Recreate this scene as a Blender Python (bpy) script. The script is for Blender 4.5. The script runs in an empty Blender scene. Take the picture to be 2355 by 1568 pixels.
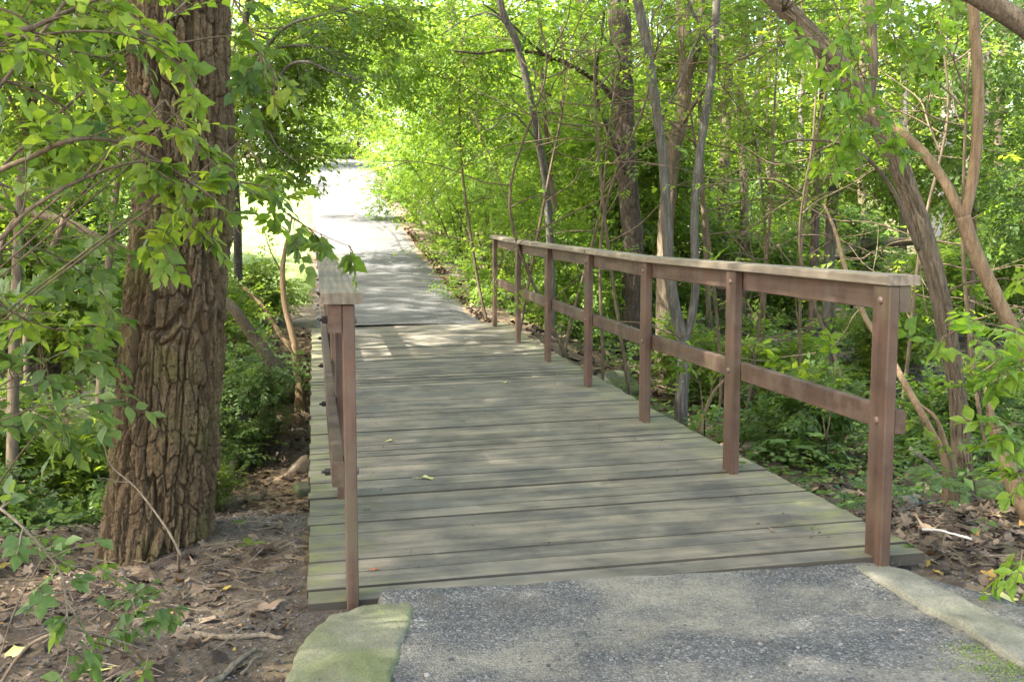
import bpy, math, random
import numpy as np

# ------------------------------------------------------------------ camera, sky, sun, exposure
SC = bpy.context.scene
C = SC.collection
CAMZ = 1.255
F_PX = 2452.0; PITCH = math.atan(253/2452.0); CX, CY = 1177.5, 784.0     # measured in a 2355 px wide view of the photo
cam_d = bpy.data.cameras.new('camera'); cam = bpy.data.objects.new('camera', cam_d); C.objects.link(cam)
cam_d.sensor_width = 36; cam_d.lens = 36*F_PX/2355.0; cam_d.clip_start = 0.05; cam_d.clip_end = 1500
cam.location = (0, 0, CAMZ); cam.rotation_euler = (math.pi/2-PITCH, 0, 0)
SC.camera = cam
SUN_EL = math.radians(52); SUN_DIR = np.array([-0.86, -0.51])             # the sun stands to the left, a little behind the camera
SUN_DIR = SUN_DIR/np.linalg.norm(SUN_DIR)
w = bpy.data.worlds.new('World'); SC.world = w; w.use_nodes = True
nt = w.node_tree; bg = nt.nodes['Background']; sky = nt.nodes.new('ShaderNodeTexSky')
sky.sky_type = 'NISHITA'; sky.sun_disc = False; sky.sun_elevation = SUN_EL
sky.sun_rotation = math.atan2(SUN_DIR[0], SUN_DIR[1]); sky.dust_density = 2.5; sky.air_density = 1.0
tint = nt.nodes.new('ShaderNodeMix'); tint.data_type = 'RGBA'; tint.blend_type = 'MULTIPLY'; tint.inputs[0].default_value = 1; tint.inputs[7].default_value = (1.12, .98, .87, 1)
nt.links.new(sky.outputs[0], tint.inputs[6]); nt.links.new(tint.outputs[2], bg.inputs[0]); bg.inputs[1].default_value = 0.15
sd = bpy.data.lights.new('sun', 'SUN'); sd.energy = 5.0; sd.angle = math.radians(0.7); sd.color = (1.0, 0.93, 0.82)
so = bpy.data.objects.new('sun', sd); C.objects.link(so)
from mathutils import Vector
sv = Vector((SUN_DIR[0]*math.cos(SUN_EL), SUN_DIR[1]*math.cos(SUN_EL), math.sin(SUN_EL)))
so.rotation_euler = sv.to_track_quat('Z', 'Y').to_euler(); so.location = (-8, -5, 14)
SC.view_settings.view_transform = 'Standard'; SC.view_settings.look = 'None'
SC.view_settings.exposure = 3.0; SC.view_settings.gamma = 1.0; SC.view_settings.use_curve_mapping = False
SC.cycles.max_bounces = 7; SC.cycles.diffuse_bounces = 4; SC.cycles.transmission_bounces = 4; SC.cycles.glossy_bounces = 2
SC.cycles.use_denoising = True
SC.cycles.sample_clamp_indirect = 6.0

rng = np.random.default_rng(11)
UP = np.array([0, 0, 1.0])

# ------------------------------------------------------------------ helpers
def at(px, py, Y):
    """world point seen at photo position (px,py) at distance Y in front of the camera"""
    a = (px-CX)/F_PX; b = -(py-CY)/F_PX
    dy = math.cos(PITCH)+b*math.sin(PITCH); dz = -math.sin(PITCH)+b*math.cos(PITCH)
    return np.array([a/dy*Y, Y, CAMZ+dz/dy*Y])
def atz(px, py, z):
    a = (px-CX)/F_PX; b = -(py-CY)/F_PX
    dy = math.cos(PITCH)+b*math.sin(PITCH); dz = -math.sin(PITCH)+b*math.cos(PITCH)
    t = (z-CAMZ)/dz
    return np.array([a*t, dy*t, z])
def screen(P):
    x, y, z = P[0], P[1], P[2]-CAMZ
    d = y*math.cos(PITCH)-z*math.sin(PITCH); v = y*math.sin(PITCH)+z*math.cos(PITCH)
    return CX+F_PX*x/d, CY-F_PX*v/d
def sstep(a, b, x):
    t = np.clip((x-a)/(b-a), 0, 1); return t*t*(3-2*t)
def norm(v):
    return v/np.maximum(np.linalg.norm(v, axis=-1, keepdims=True), 1e-9)
def _h(ix, iy, iz, seed):
    n = (ix*374761393+iy*668265263+iz*2147483647+seed*1274126177) & 0xffffffff
    n = ((n ^ (n >> 13))*1274126177) & 0xffffffff
    return ((n ^ (n >> 16)) & 0xffff)/65535.0
def vnoise(x, y, z=0.0, seed=0):
    x, y, z = np.broadcast_arrays(np.asarray(x, float), np.asarray(y, float), np.asarray(z, float))
    ix, iy, iz = [np.floor(v).astype(np.int64) for v in (x, y, z)]
    fx, fy, fz = x-ix, y-iy, z-iz
    fx, fy, fz = [v*v*(3-2*v) for v in (fx, fy, fz)]
    r = 0
    for a in (0, 1):
        for b in (0, 1):
            for c in (0, 1):
                wt = (fx if a else 1-fx)*(fy if b else 1-fy)*(fz if c else 1-fz)
                r = r+wt*_h(ix+a, iy+b, iz+c, seed)
    return r*2-1
def fbm(x, y, z=0.0, o=4, seed=0):
    r = 0; a = 1.0; s = 0
    for k in range(o):
        r = r+a*vnoise(np.asarray(x)*2**k, np.asarray(y)*2**k, np.asarray(z)*2**k, seed+k); s += a; a *= .5
    return r/s

def tag(o, label=None, cat=None, group=None, kind=None):
    if label: o['label'] = label
    if cat: o['category'] = cat
    if group: o['group'] = group
    if kind: o['kind'] = kind
    return o
def empty(name, loc=(0, 0, 0), rz=0):
    o = bpy.data.objects.new(name, None); C.objects.link(o); o.location = tuple(float(v) for v in loc); o.rotation_euler = (0, 0, rz)
    o.empty_display_size = .1
    return o

class MB:
    """collects geometry as numpy arrays; build() links ONE mesh object"""
    def __init__(s): s.v = []; s.q = []; s.t = []; s.n = 0; s.a = []; s.qm = []; s.tm = []; s.qs = []; s.ts = []
    def add(s, v, q=None, t=None, attr=0.0, mat=0, smooth=False):
        v = np.asarray(v, float).reshape(-1, 3)
        if q is not None and len(q):
            q = np.asarray(q, np.int64).reshape(-1, 4); s.q.append(q+s.n); s.qm.append(np.full(len(q), mat)); s.qs.append(np.full(len(q), smooth))
        if t is not None and len(t):
            t = np.asarray(t, np.int64).reshape(-1, 3); s.t.append(t+s.n); s.tm.append(np.full(len(t), mat)); s.ts.append(np.full(len(t), smooth))
        s.v.append(v); s.a.append(np.broadcast_to(np.asarray(attr, float), (len(v),)).copy()); s.n += len(v)
    def box(s, x0, x1, y0, y1, z0, z1, attr=0.0, bev=0.0, zf=None):
        b = bev
        if b <= 0:
            v = np.array([(x, y, z) for z in (z0, z1) for y in (y0, y1) for x in (x0, x1)], float)
            q = [(0, 2, 3, 1), (4, 5, 7, 6), (0, 1, 5, 4), (2, 6, 7, 3), (0, 4, 6, 2), (1, 3, 7, 5)]
            if zf is not None: v[:, 2] += zf(v[:, 0], v[:, 1])
            s.add(v, q, attr=attr); return
        # chamfered box: for each corner three vertices
        V = []; idx = {}
        for ix, X in enumerate((x0, x1)):
            for iy, Y in enumerate((y0, y1)):
                for iz, Z in enumerate((z0, z1)):
                    sx, sy, sz = (1-2*ix)*b, (1-2*iy)*b, (1-2*iz)*b
                    for k, p in enumerate(((X, Y+sy, Z+sz), (X+sx, Y, Z+sz), (X+sx, Y+sy, Z))):
                        idx[ix, iy, iz, k] = len(V); V.append(p)
        Q = []; T = []
        for i in (0, 1):
            f = [idx[i, 0, 0, 0], idx[i, 1, 0, 0], idx[i, 1, 1, 0], idx[i, 0, 1, 0]]; Q.append(f if i else f[::-1])
            f = [idx[0, i, 0, 1], idx[0, i, 1, 1], idx[1, i, 1, 1], idx[1, i, 0, 1]]; Q.append(f if i else f[::-1])
            f = [idx[0, 0, i, 2], idx[1, 0, i, 2], idx[1, 1, i, 2], idx[0, 1, i, 2]]; Q.append(f if i else f[::-1])
        for i in (0, 1):
            for j in (0, 1):
                par = (i+j) % 2
                f = [idx[i, j, 0, 0], idx[i, j, 0, 1], idx[i, j, 1, 1], idx[i, j, 1, 0]]; Q.append(f[::-1] if par else f)
                f = [idx[i, 0, j, 0], idx[i, 0, j, 2], idx[i, 1, j, 2], idx[i, 1, j, 0]]; Q.append(f if par else f[::-1])
                f = [idx[0, i, j, 1], idx[0, i, j, 2], idx[1, i, j, 2], idx[1, i, j, 1]]; Q.append(f[::-1] if par else f)
                for k in (0, 1):
                    T.append((idx[i, j, k, 0], idx[i, j, k, 1], idx[i, j, k, 2]) if (i+j+k) % 2 else (idx[i, j, k, 0], idx[i, j, k, 2], idx[i, j, k, 1]))
        V = np.array(V, float)
        if zf is not None: V[:, 2] += zf(V[:, 0], V[:, 1])
        s.add(V, Q, T, attr=attr)
    def tube(s, pts, rad, seg=8, attr=0.0, cap=True, smooth=True, mat=0):
        pts = np.asarray(pts, float); n = len(pts); rad = np.broadcast_to(np.asarray(rad, float), (n,))
        T = norm(np.gradient(pts, axis=0)); ref = np.array([0.31, .2, .93]) if abs(T[0, 2]) < .9 else np.array([1., .1, 0])
        Nn = norm(np.cross(T, ref)); B = np.cross(T, Nn)
        th = np.linspace(0, 2*np.pi, seg, endpoint=False)
        V = pts[:, None]+rad[:, None, None]*(np.cos(th)[None, :, None]*Nn[:, None]+np.sin(th)[None, :, None]*B[:, None])
        i = np.arange(n-1)[:, None]; j = np.arange(seg)[None]; j2 = (j+1) % seg
        q = np.stack([i*seg+j, i*seg+j2, (i+1)*seg+j2, (i+1)*seg+j], -1).reshape(-1, 4)
        V = V.reshape(-1, 3); t = []
        if cap:
            V = np.vstack([V, pts[0], pts[-1]]); a, b = len(V)-2, len(V)-1
            jj = np.arange(seg); jn = (jj+1) % seg
            t = np.vstack([np.stack([jn, jj, np.full(seg, a)], -1), np.stack([(n-1)*seg+jj, (n-1)*seg+jn, np.full(seg, b)], -1)])
        s.add(V, q, t, attr=attr, smooth=smooth, mat=mat)
    def build(s, name, mat, parent=None, attrname='rnd'):
        v = np.vstack(s.v).astype(np.float32); me = bpy.data.meshes.new(name)
        q = np.vstack(s.q) if s.q else np.zeros((0, 4), np.int64); t = np.vstack(s.t) if s.t else np.zeros((0, 3), np.int64)
        me.vertices.add(len(v)); me.vertices.foreach_set('co', v.ravel())
        nl = len(q)*4+len(t)*3; me.loops.add(nl); me.loops.foreach_set('vertex_index', np.concatenate([q.ravel(), t.ravel()]).astype(np.int32))
        me.polygons.add(len(q)+len(t))
        st = np.concatenate([np.arange(len(q))*4, len(q)*4+np.arange(len(t))*3]).astype(np.int32)
        me.polygons.foreach_set('loop_start', st)
        me.polygons.foreach_set('material_index', np.concatenate(s.qm+s.tm).astype(np.int32))
        me.polygons.foreach_set('use_smooth', np.concatenate(s.qs+s.ts).astype(bool))
        me.update(calc_edges=True)
        at_ = me.attributes.new(attrname, 'FLOAT', 'POINT'); at_.data.foreach_set('value', np.concatenate(s.a).astype(np.float32))
        for m in (mat if isinstance(mat, (list, tuple)) else [mat]): me.materials.append(m)
        o = bpy.data.objects.new(name, me); C.objects.link(o)
        if parent is not None: o.parent = parent
        return o

def smooth_path(P, n=6):
    P = np.asarray(P, float)
    if len(P) < 3: return P
    E = np.vstack([2*P[0]-P[1], P, 2*P[-1]-P[-2]]); out = []
    for i in range(1, len(E)-2):
        for k in range(n):
            t = k/n; a, b, c, d = E[i-1], E[i], E[i+1], E[i+2]
            out.append(.5*((2*b)+(-a+c)*t+(2*a-5*b+4*c-d)*t*t+(-a+3*b-3*c+d)*t**3))
    out.append(E[-2]); return np.array(out)

# ------------------------------------------------------------------ materials
def new_mat(name):
    m = bpy.data.materials.new(name); m.use_nodes = True; nt = m.node_tree
    b = nt.nodes['Principled BSDF']; return m, nt, b
def N(nt, typ, **kw):
    n = nt.nodes.new(typ)
    for k, v in kw.items():
        if k.startswith('i_'):
            key = k[2:]; key = int(key) if key.isdigit() else key.replace('_', ' ')
            n.inputs[key].default_value = v
        else: setattr(n, k, v)
    return n
def L(nt, a, b): nt.links.new(a, b)
def ramp(nt, fac, stops, interp='LINEAR'):
    r = nt.nodes.new('ShaderNodeValToRGB'); r.color_ramp.interpolation = interp
    while len(r.color_ramp.elements) < len(stops): r.color_ramp.elements.new(.5)
    for e, (p, c) in zip(r.color_ramp.elements, stops):
        e.position = p; e.color = (c[0], c[1], c[2], 1) if len(c) == 3 else c
    L(nt, fac, r.inputs[0]); return r.outputs[0]
def mixc(nt, fac, a, b, mode='MIX'):
    n = nt.nodes.new('ShaderNodeMix'); n.data_type = 'RGBA'; n.blend_type = mode
    for i, v in ((0, fac), (6, a), (7, b)):
        if isinstance(v, bpy.types.NodeSocket): L(nt, v, n.inputs[i])
        elif i == 0: n.inputs[0].default_value = v
        else: n.inputs[i].default_value = (v[0], v[1], v[2], 1)
    return n.outputs[2]
def coords(nt, scale=(1, 1, 1), kind='Object'):
    tc = nt.nodes.new('ShaderNodeTexCoord'); mp = nt.nodes.new('ShaderNodeMapping'); mp.inputs[3].default_value = scale
    L(nt, tc.outputs[kind], mp.inputs[0]); return mp.outputs[0]
def noise(nt, vec, scale, detail=3, rough=.55, dist=0.0):
    n = nt.nodes.new('ShaderNodeTexNoise'); n.inputs['Scale'].default_value = scale; n.inputs['Detail'].default_value = detail
    n.inputs['Roughness'].default_value = rough; n.inputs['Distortion'].default_value = dist; L(nt, vec, n.inputs['Vector']); return n.outputs[0]
def bump(nt, b, h, strength=.3, dist=.01):
    n = nt.nodes.new('ShaderNodeBump'); n.inputs['Strength'].default_value = strength; n.inputs['Distance'].default_value = dist
    L(nt, h, n.inputs['Height']); L(nt, n.outputs[0], b.inputs['Normal'])
def math_(nt, op, a, b=None, clamp=False):
    n = nt.nodes.new('ShaderNodeMath'); n.operation = op; n.use_clamp = clamp
    for i, v in ((0, a), (1, b)):
        if v is None: continue
        if isinstance(v, bpy.types.NodeSocket): L(nt, v, n.inputs[i])
        else: n.inputs[i].default_value = v
    return n.outputs[0]
def attr(nt, name='rnd'):
    n = nt.nodes.new('ShaderNodeAttribute'); n.attribute_name = name; return n.outputs['Fac']

def leaf_mat(name, cols, trans, tfac=.45, rough=.5):
    m, nt, b = new_mat(name); f = attr(nt)
    col = ramp(nt, f, [(i/(len(cols)-1), c) for i, c in enumerate(cols)])
    tcol = ramp(nt, f, [(i/(len(trans)-1), c) for i, c in enumerate(trans)])
    L(nt, col, b.inputs['Base Color']); b.inputs['Roughness'].default_value = rough; b.inputs['Specular IOR Level'].default_value = .35
    mo = ramp(nt, noise(nt, coords(nt), 55, 4, .7), [(.3, (.62, .66, .6)), (.65, (1.12, 1.1, 1.1))]); col = mixc(nt, .8, col, mo, 'MULTIPLY'); tcol = mixc(nt, .8, tcol, mo, 'MULTIPLY'); L(nt, col, b.inputs['Base Color'])
    tr = nt.nodes.new('ShaderNodeBsdfTranslucent'); L(nt, tcol, tr.inputs[0])
    mx = nt.nodes.new('ShaderNodeMixShader'); mx.inputs[0].default_value = tfac
    L(nt, b.outputs[0], mx.inputs[1]); L(nt, tr.outputs[0], mx.inputs[2]); L(nt, mx.outputs[0], nt.nodes['Material Output'].inputs[0])
    return m
M = {}
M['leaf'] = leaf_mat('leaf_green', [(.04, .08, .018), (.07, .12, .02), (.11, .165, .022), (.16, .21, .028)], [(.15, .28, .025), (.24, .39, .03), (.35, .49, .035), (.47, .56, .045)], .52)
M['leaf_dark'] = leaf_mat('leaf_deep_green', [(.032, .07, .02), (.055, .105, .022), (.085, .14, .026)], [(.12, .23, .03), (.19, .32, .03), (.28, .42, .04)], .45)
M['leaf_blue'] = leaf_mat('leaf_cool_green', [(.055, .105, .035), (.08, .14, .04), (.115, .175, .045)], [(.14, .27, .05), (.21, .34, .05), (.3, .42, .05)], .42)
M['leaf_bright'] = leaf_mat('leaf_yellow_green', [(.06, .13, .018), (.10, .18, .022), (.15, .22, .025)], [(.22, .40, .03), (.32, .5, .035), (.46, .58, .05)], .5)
def litter_mat(name, stops):
    m, nt, b = new_mat(name); f = attr(nt)
    col = ramp(nt, f, stops); v = coords(nt); n1 = noise(nt, v, 45, 3)
    col = mixc(nt, .55, col, ramp(nt, n1, [(.3, (.45, .42, .4)), (.7, (1.0, 1.0, 1.0))]), 'MULTIPLY')
    L(nt, col, b.inputs['Base Color']); b.inputs['Roughness'].default_value = .75; b.inputs['Specular IOR Level'].default_value = .25
    return m
M['litter'] = litter_mat('dead_leaf', [(0, (.035, .025, .018)), (.3, (.07, .05, .035)), (.6, (.12, .088, .06)), (.85, (.19, .145, .1)), (.96, (.27, .21, .15)), (.985, (.3, .16, .05)), (1, (.38, .3, .06))])
def bark_mat(name, c0, c1, c2, scale=1.0, bs=.6, dist=.012, moss=None):
    m, nt, b = new_mat(name); v = coords(nt, (1, 1, .12)); n1 = noise(nt, v, 55*scale, 5, .65, .3)
    v2 = coords(nt); n2 = noise(nt, v2, 5, 4); n3 = noise(nt, v2, 160, 3)
    col = ramp(nt, n1, [(.25, c0), (.5, c1), (.72, c2)])
    col = mixc(nt, .5, col, ramp(nt, n3, [(.35, (.55, .53, .5)), (.65, (1.1, 1.1, 1.1))]), 'MULTIPLY')
    col = mixc(nt, .6, col, ramp(nt, n2, [(.35, (.7, .7, .68)), (.65, (1.1, 1.06, 1.0))]), 'MULTIPLY')
    if moss:
        f = ramp(nt, noise(nt, v2, 3.5, 5), [(.5, (0, 0, 0)), (.62, (1, 1, 1))])
        col = mixc(nt, math_(nt, 'MULTIPLY', f, .5), col, moss)
    L(nt, col, b.inputs['Base Color']); b.inputs['Roughness'].default_value = .9; b.inputs['Specular IOR Level'].default_value = .15
    h = math_(nt, 'ADD', n1, math_(nt, 'MULTIPLY', n3, .4)); bump(nt, b, h, bs, dist); return m
M['bark_big'] = bark_mat('furrowed_bark', (.045, .033, .019), (.112, .082, .047), (.205, .158, .094), 1.0, 1, .014, (.11, .105, .035))
M['bark_brown'] = bark_mat('brown_bark', (.06, .048, .034), (.13, .105, .072), (.21, .175, .125), 1.2, .9, .01)
M['bark_tan'] = bark_mat('tan_bark', (.11, .075, .045), (.19, .135, .08), (.27, .2, .125), 1.3, .6, .006)
M['bark_gray'] = bark_mat('grey_bark', (.045, .043, .036), (.095, .09, .076), (.18, .174, .152), .9, .8, .008)
M['bark_dark'] = bark_mat('dark_bark', (.035, .028, .022), (.075, .06, .048), (.14, .12, .1), 1.1, 1, .012)
M['twig'] = bark_mat('twig_bark', (.06, .045, .03), (.11, .085, .055), (.17, .14, .1), 1.0, .3, .002)
def syc():
    m, nt, b = new_mat('mottled_bark'); v = coords(nt, (1, 1, .45)); vo = N(nt, 'ShaderNodeTexVoronoi'); vo.inputs['Scale'].default_value = 9
    L(nt, v, vo.inputs['Vector']); n2 = noise(nt, v, 14, 4)
    f = math_(nt, 'ADD', math_(nt, 'MULTIPLY', vo.outputs['Color'], .6), math_(nt, 'MULTIPLY', n2, .5))
    col = ramp(nt, f, [(.3, (.12, .095, .07)), (.45, (.19, .155, .12)), (.5, (.3, .27, .22)), (.75, (.38, .345, .285))])
    L(nt, col, b.inputs['Base Color']); b.inputs['Roughness'].default_value = .8; bump(nt, b, f, .4, .01); return m
M['bark_mottled'] = syc()

def wood_mat(name, axis, base, dark, light, weather=.5, moss=0.0, paint=False):
    """axis: 0/1/2 grain direction in object space"""
    m, nt, b = new_mat(name); sc = [28, 28, 28]; sc[axis] = .9
    v = coords(nt, tuple(sc)); r = attr(nt)
    cmb = N(nt, 'ShaderNodeCombineXYZ'); mr = math_(nt, 'MULTIPLY', r, 57.3)
    for i in range(3): L(nt, mr, cmb.inputs[i])
    va = N(nt, 'ShaderNodeVectorMath'); va.operation = 'ADD'; L(nt, v, va.inputs[0]); L(nt, cmb.outputs[0], va.inputs[1]); v = va.outputs[0]
    n1 = noise(nt, v, 1.0, 5, .62, .25); n4 = noise(nt, v, 4.5, 2, .5)
    v2 = coords(nt); n2 = noise(nt, v2, 3.2, 5, .6); n3 = noise(nt, v2, 240, 2)
    col = ramp(nt, n1, [(.28, dark), (.5, base), (.75, light)])
    col = mixc(nt, weather, col, ramp(nt, n2, [(.36, (.5, .52, .54)), (.62, (1.15, 1.12, 1.06))]), 'MULTIPLY')
    col = mixc(nt, .45, col, ramp(nt, r, [(0, (.5, .52, .52)), (.5, (.95, .95, .95)), (1, (1.25, 1.2, 1.08))]), 'MULTIPLY')
    col = mixc(nt, .3, col, ramp(nt, n3, [(.35, (.7, .7, .7)), (.65, (1.15, 1.15, 1.15))]), 'MULTIPLY')
    return m, nt, b, col, (n1, n2, n3, n4, v2)
def fin(nt, b, col, n, rough=.8, bs=.35, dist=.004):
    L(nt, col, b.inputs['Base Color']); b.inputs['Roughness'].default_value = rough; b.inputs['Specular IOR Level'].default_value = .25
    bump(nt, b, math_(nt, 'ADD', n[0], math_(nt, 'MULTIPLY', n[3], .45)), bs, dist)
# red-brown stained rail timber (posts: grain z; rails: grain y)
def stained(name, axis, gray=.4):
    m, nt, b, col, n = wood_mat(name, axis, (.088, .052, .035), (.054, .033, .022), (.125, .08, .055), .7)
    f = ramp(nt, noise(nt, n[4], 7, 5, .7), [(.42, (0, 0, 0)), (.7, (1, 1, 1))])
    col = mixc(nt, math_(nt, 'MULTIPLY', f, gray), col, (.115, .09, .068))
    sc2 = [90, 90, 90]; sc2[axis] = 2.0; ck = ramp(nt, noise(nt, coords(nt, tuple(sc2)), 1.0, 3, .6), [(.3, (1, 1, 1)), (.37, (0, 0, 0))]); col = mixc(nt, math_(nt, 'MULTIPLY', ck, .6), col, (.035, .026, .02))
    ol = ramp(nt, noise(nt, n[4], 2.6, 4, .6), [(.5, (0, 0, 0)), (.66, (1, 1, 1))])
    col = mixc(nt, math_(nt, 'MULTIPLY', ol, .4), col, (.11, .1, .055))
    fin(nt, b, col, n, .68, .35, .003); return m
M['post_wood'] = stained('stained_post_wood', 2); M['rail_wood'] = stained('stained_rail_wood', 1, .75)
def cap_wood():
    m, nt, b, col, n = wood_mat('weathered_cap_wood', 1, (.185, .155, .112), (.115, .094, .068), (.26, .222, .165), .6)
    wv = N(nt, 'ShaderNodeTexWave'); wv.wave_type = 'RINGS'; wv.rings_direction = 'Z'
    tc = coords(nt, (1, .1, 1)); L(nt, tc, wv.inputs['Vector']); wv.inputs['Scale'].default_value = 11; wv.inputs['Distortion'].default_value = 5; wv.inputs['Detail'].default_value = 2
    col = mixc(nt, .5, col, ramp(nt, wv.outputs['Fac'], [(.15, (.68, .65, .6)), (.6, (1.1, 1.1, 1.08))]), 'MULTIPLY')
    L(nt, col, b.inputs['Base Color']); b.inputs['Roughness'].default_value = .85
    bump(nt, b, math_(nt, 'ADD', n[0], math_(nt, 'MULTIPLY', wv.outputs['Fac'], .6)), .6, .004); return m
M['cap_wood'] = cap_wood()
def deck_wood():
    m, nt, b, col, n = wood_mat('weathered_deck_wood', 0, (.162, .146, .12), (.113, .105, .09), (.215, .197, .166), 1.0)
    v2 = n[4]; sx = N(nt, 'ShaderNodeSeparateXYZ'); L(nt, v2, sx.inputs[0])
    ax = math_(nt, 'ABSOLUTE', sx.outputs[0])
    # tan bare wood streaks
    vs = coords(nt, (.7, 4, 1)); tn = ramp(nt, noise(nt, vs, 1.6, 6, .68), [(.5, (0, 0, 0)), (.68, (1, 1, 1))])
    col = mixc(nt, math_(nt, 'MULTIPLY', tn, .5), col, (.29, .25, .175))
    bl = ramp(nt, noise(nt, v2, 2.1, 4, .6), [(.5, (0, 0, 0)), (.7, (1, 1, 1))])
    col = mixc(nt, math_(nt, 'MULTIPLY', bl, .55), col, (.1, .106, .098))
    # moss and algae along both edges
    mn = noise(nt, coords(nt, (1.2, 3, 1)), 3.0, 6, .7)
    e = math_(nt, 'ADD', math_(nt, 'MULTIPLY', math_(nt, 'SUBTRACT', ax, .78), 1.5), math_(nt, 'MULTIPLY', math_(nt, 'SUBTRACT', mn, .5), 2.6))
    ef = ramp(nt, e, [(.12, (0, 0, 0)), (.7, (1, 1, 1))])
    gcol = mixc(nt, ramp(nt, noise(nt, v2, 9, 4), [(.42, (0, 0, 0)), (.6, (1, 1, 1))]), (.12, .125, .06), (.17, .19, .045))
    col = mixc(nt, math_(nt, 'MULTIPLY', ef, .5), col, gcol)
    # fine dark checks along the grain
    ck = ramp(nt, noise(nt, coords(nt, (2.2, 95, 40)), 1.0, 3, .6), [(.30, (1, 1, 1)), (.36, (0, 0, 0))])
    col = mixc(nt, math_(nt, 'MULTIPLY', ck, .65), col, (.05, .05, .04))
    # knots and stains, long along the boards
    vk = N(nt, 'ShaderNodeTexVoronoi'); vk.inputs['Scale'].default_value = 1.0; L(nt, coords(nt, (.9, 3.4, 1)), vk.inputs['Vector'])
    kf = ramp(nt, math_(nt, 'ADD', vk.outputs['Distance'], math_(nt, 'MULTIPLY', noise(nt, coords(nt, (3, 30, 1)), 2, 3), .16)), [(.15, (1, 1, 1)), (.22, (0, 0, 0))])
    col = mixc(nt, math_(nt, 'MULTIPLY', kf, .6), col, (.085, .07, .055))
    fin(nt, b, col, n, .8, .5, .004)
    return m
M['deck_wood'] = deck_wood()
def simple(name, col, rough=.6, metal=0, nscale=0, namp=.3):
    m, nt, b = new_mat(name); b.inputs['Roughness'].default_value = rough; b.inputs['Metallic'].default_value = metal
    v = coords(nt); n1 = noise(nt, v, nscale or 40, 4)
    c = mixc(nt, namp, col, ramp(nt, n1, [(.3, (.5, .5, .5)), (.7, (1.2, 1.2, 1.2))]), 'MULTIPLY'); L(nt, c, b.inputs['Base Color']); return m
M['bolt'] = simple('painted_bolt', (.13, .085, .065), .5, .2); M['nut'] = simple('black_nut', (.04, .035, .035), .5, .5)
M['dark_edge'] = simple('dark_board_edge', (.045, .04, .028), .95, 0, 30); M['joist'] = simple('dark_joist', (.1, .1, .07), .9, 0, 20)

def asphalt(name, dust=.5):
    m, nt, b = new_mat(name); v = coords(nt)
    vo = N(nt, 'ShaderNodeTexVoronoi'); vo.inputs['Scale'].default_value = 150; L(nt, v, vo.inputs['Vector'])
    vo2 = N(nt, 'ShaderNodeTexVoronoi'); vo2.inputs['Scale'].default_value = 48; L(nt, v, vo2.inputs['Vector'])
    r1 = N(nt, 'ShaderNodeSeparateColor'); L(nt, vo.outputs['Color'], r1.inputs[0])
    r2 = N(nt, 'ShaderNodeSeparateColor'); L(nt, vo2.outputs['Color'], r2.inputs[0])
    col = ramp(nt, r1.outputs[0], [(0, (.042, .044, .045)), (.45, (.078, .08, .08)), (.85, (.12, .122, .12)), (1, (.22, .22, .212))])
    pick = ramp(nt, r2.outputs[1], [(.72, (0, 0, 0)), (.76, (1, 1, 1))]); blob = ramp(nt, vo2.outputs['Distance'], [(.3, (1, 1, 1)), (.42, (0, 0, 0))])
    col = mixc(nt, math_(nt, 'MULTIPLY', pick, blob), col, ramp(nt, r2.outputs[2], [(0, (.06, .06, .06)), (1, (.21, .21, .2))]))
    edge = ramp(nt, vo.outputs['Distance'], [(.35, (1, 1, 1)), (.7, (.68, .68, .68))]); col = mixc(nt, .8, col, edge, 'MULTIPLY')
    d = ramp(nt, noise(nt, v, 1.5, 6, .68), [(.46, (0, 0, 0)), (.6, (1, 1, 1))])
    fine = ramp(nt, noise(nt, v, 70, 3, .7), [(.35, (.35, .35, .35)), (.6, (1, 1, 1))])
    col = mixc(nt, math_(nt, 'MULTIPLY', math_(nt, 'MULTIPLY', d, fine), dust), col, (.24, .22, .17))
    d2 = ramp(nt, noise(nt, v, 2.6, 5, .7), [(.55, (0, 0, 0)), (.72, (1, 1, 1))])
    col = mixc(nt, math_(nt, 'MULTIPLY', d2, .6), col, (.09, .07, .05))
    d3 = ramp(nt, noise(nt, coords(nt, (.7, 2.2, 1)), 1.3, 4, .6, 1.2), [(.47, (0, 0, 0)), (.52, (1, 1, 1)), (.58, (0, 0, 0))]); col = mixc(nt, math_(nt, 'MULTIPLY', math_(nt, 'MULTIPLY', d3, fine), dust*.22), col, (.26, .24, .2))
    L(nt, col, b.inputs['Base Color']); b.inputs['Roughness'].default_value = .85; b.inputs['Specular IOR Level'].default_value = .3
    bump(nt, b, math_(nt, 'SUBTRACT', 1.0, vo.outputs['Distance']), .9, .006); return m
M['asphalt'] = asphalt('asphalt', .8); M['asphalt_far'] = asphalt('far_asphalt', .05)
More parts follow.
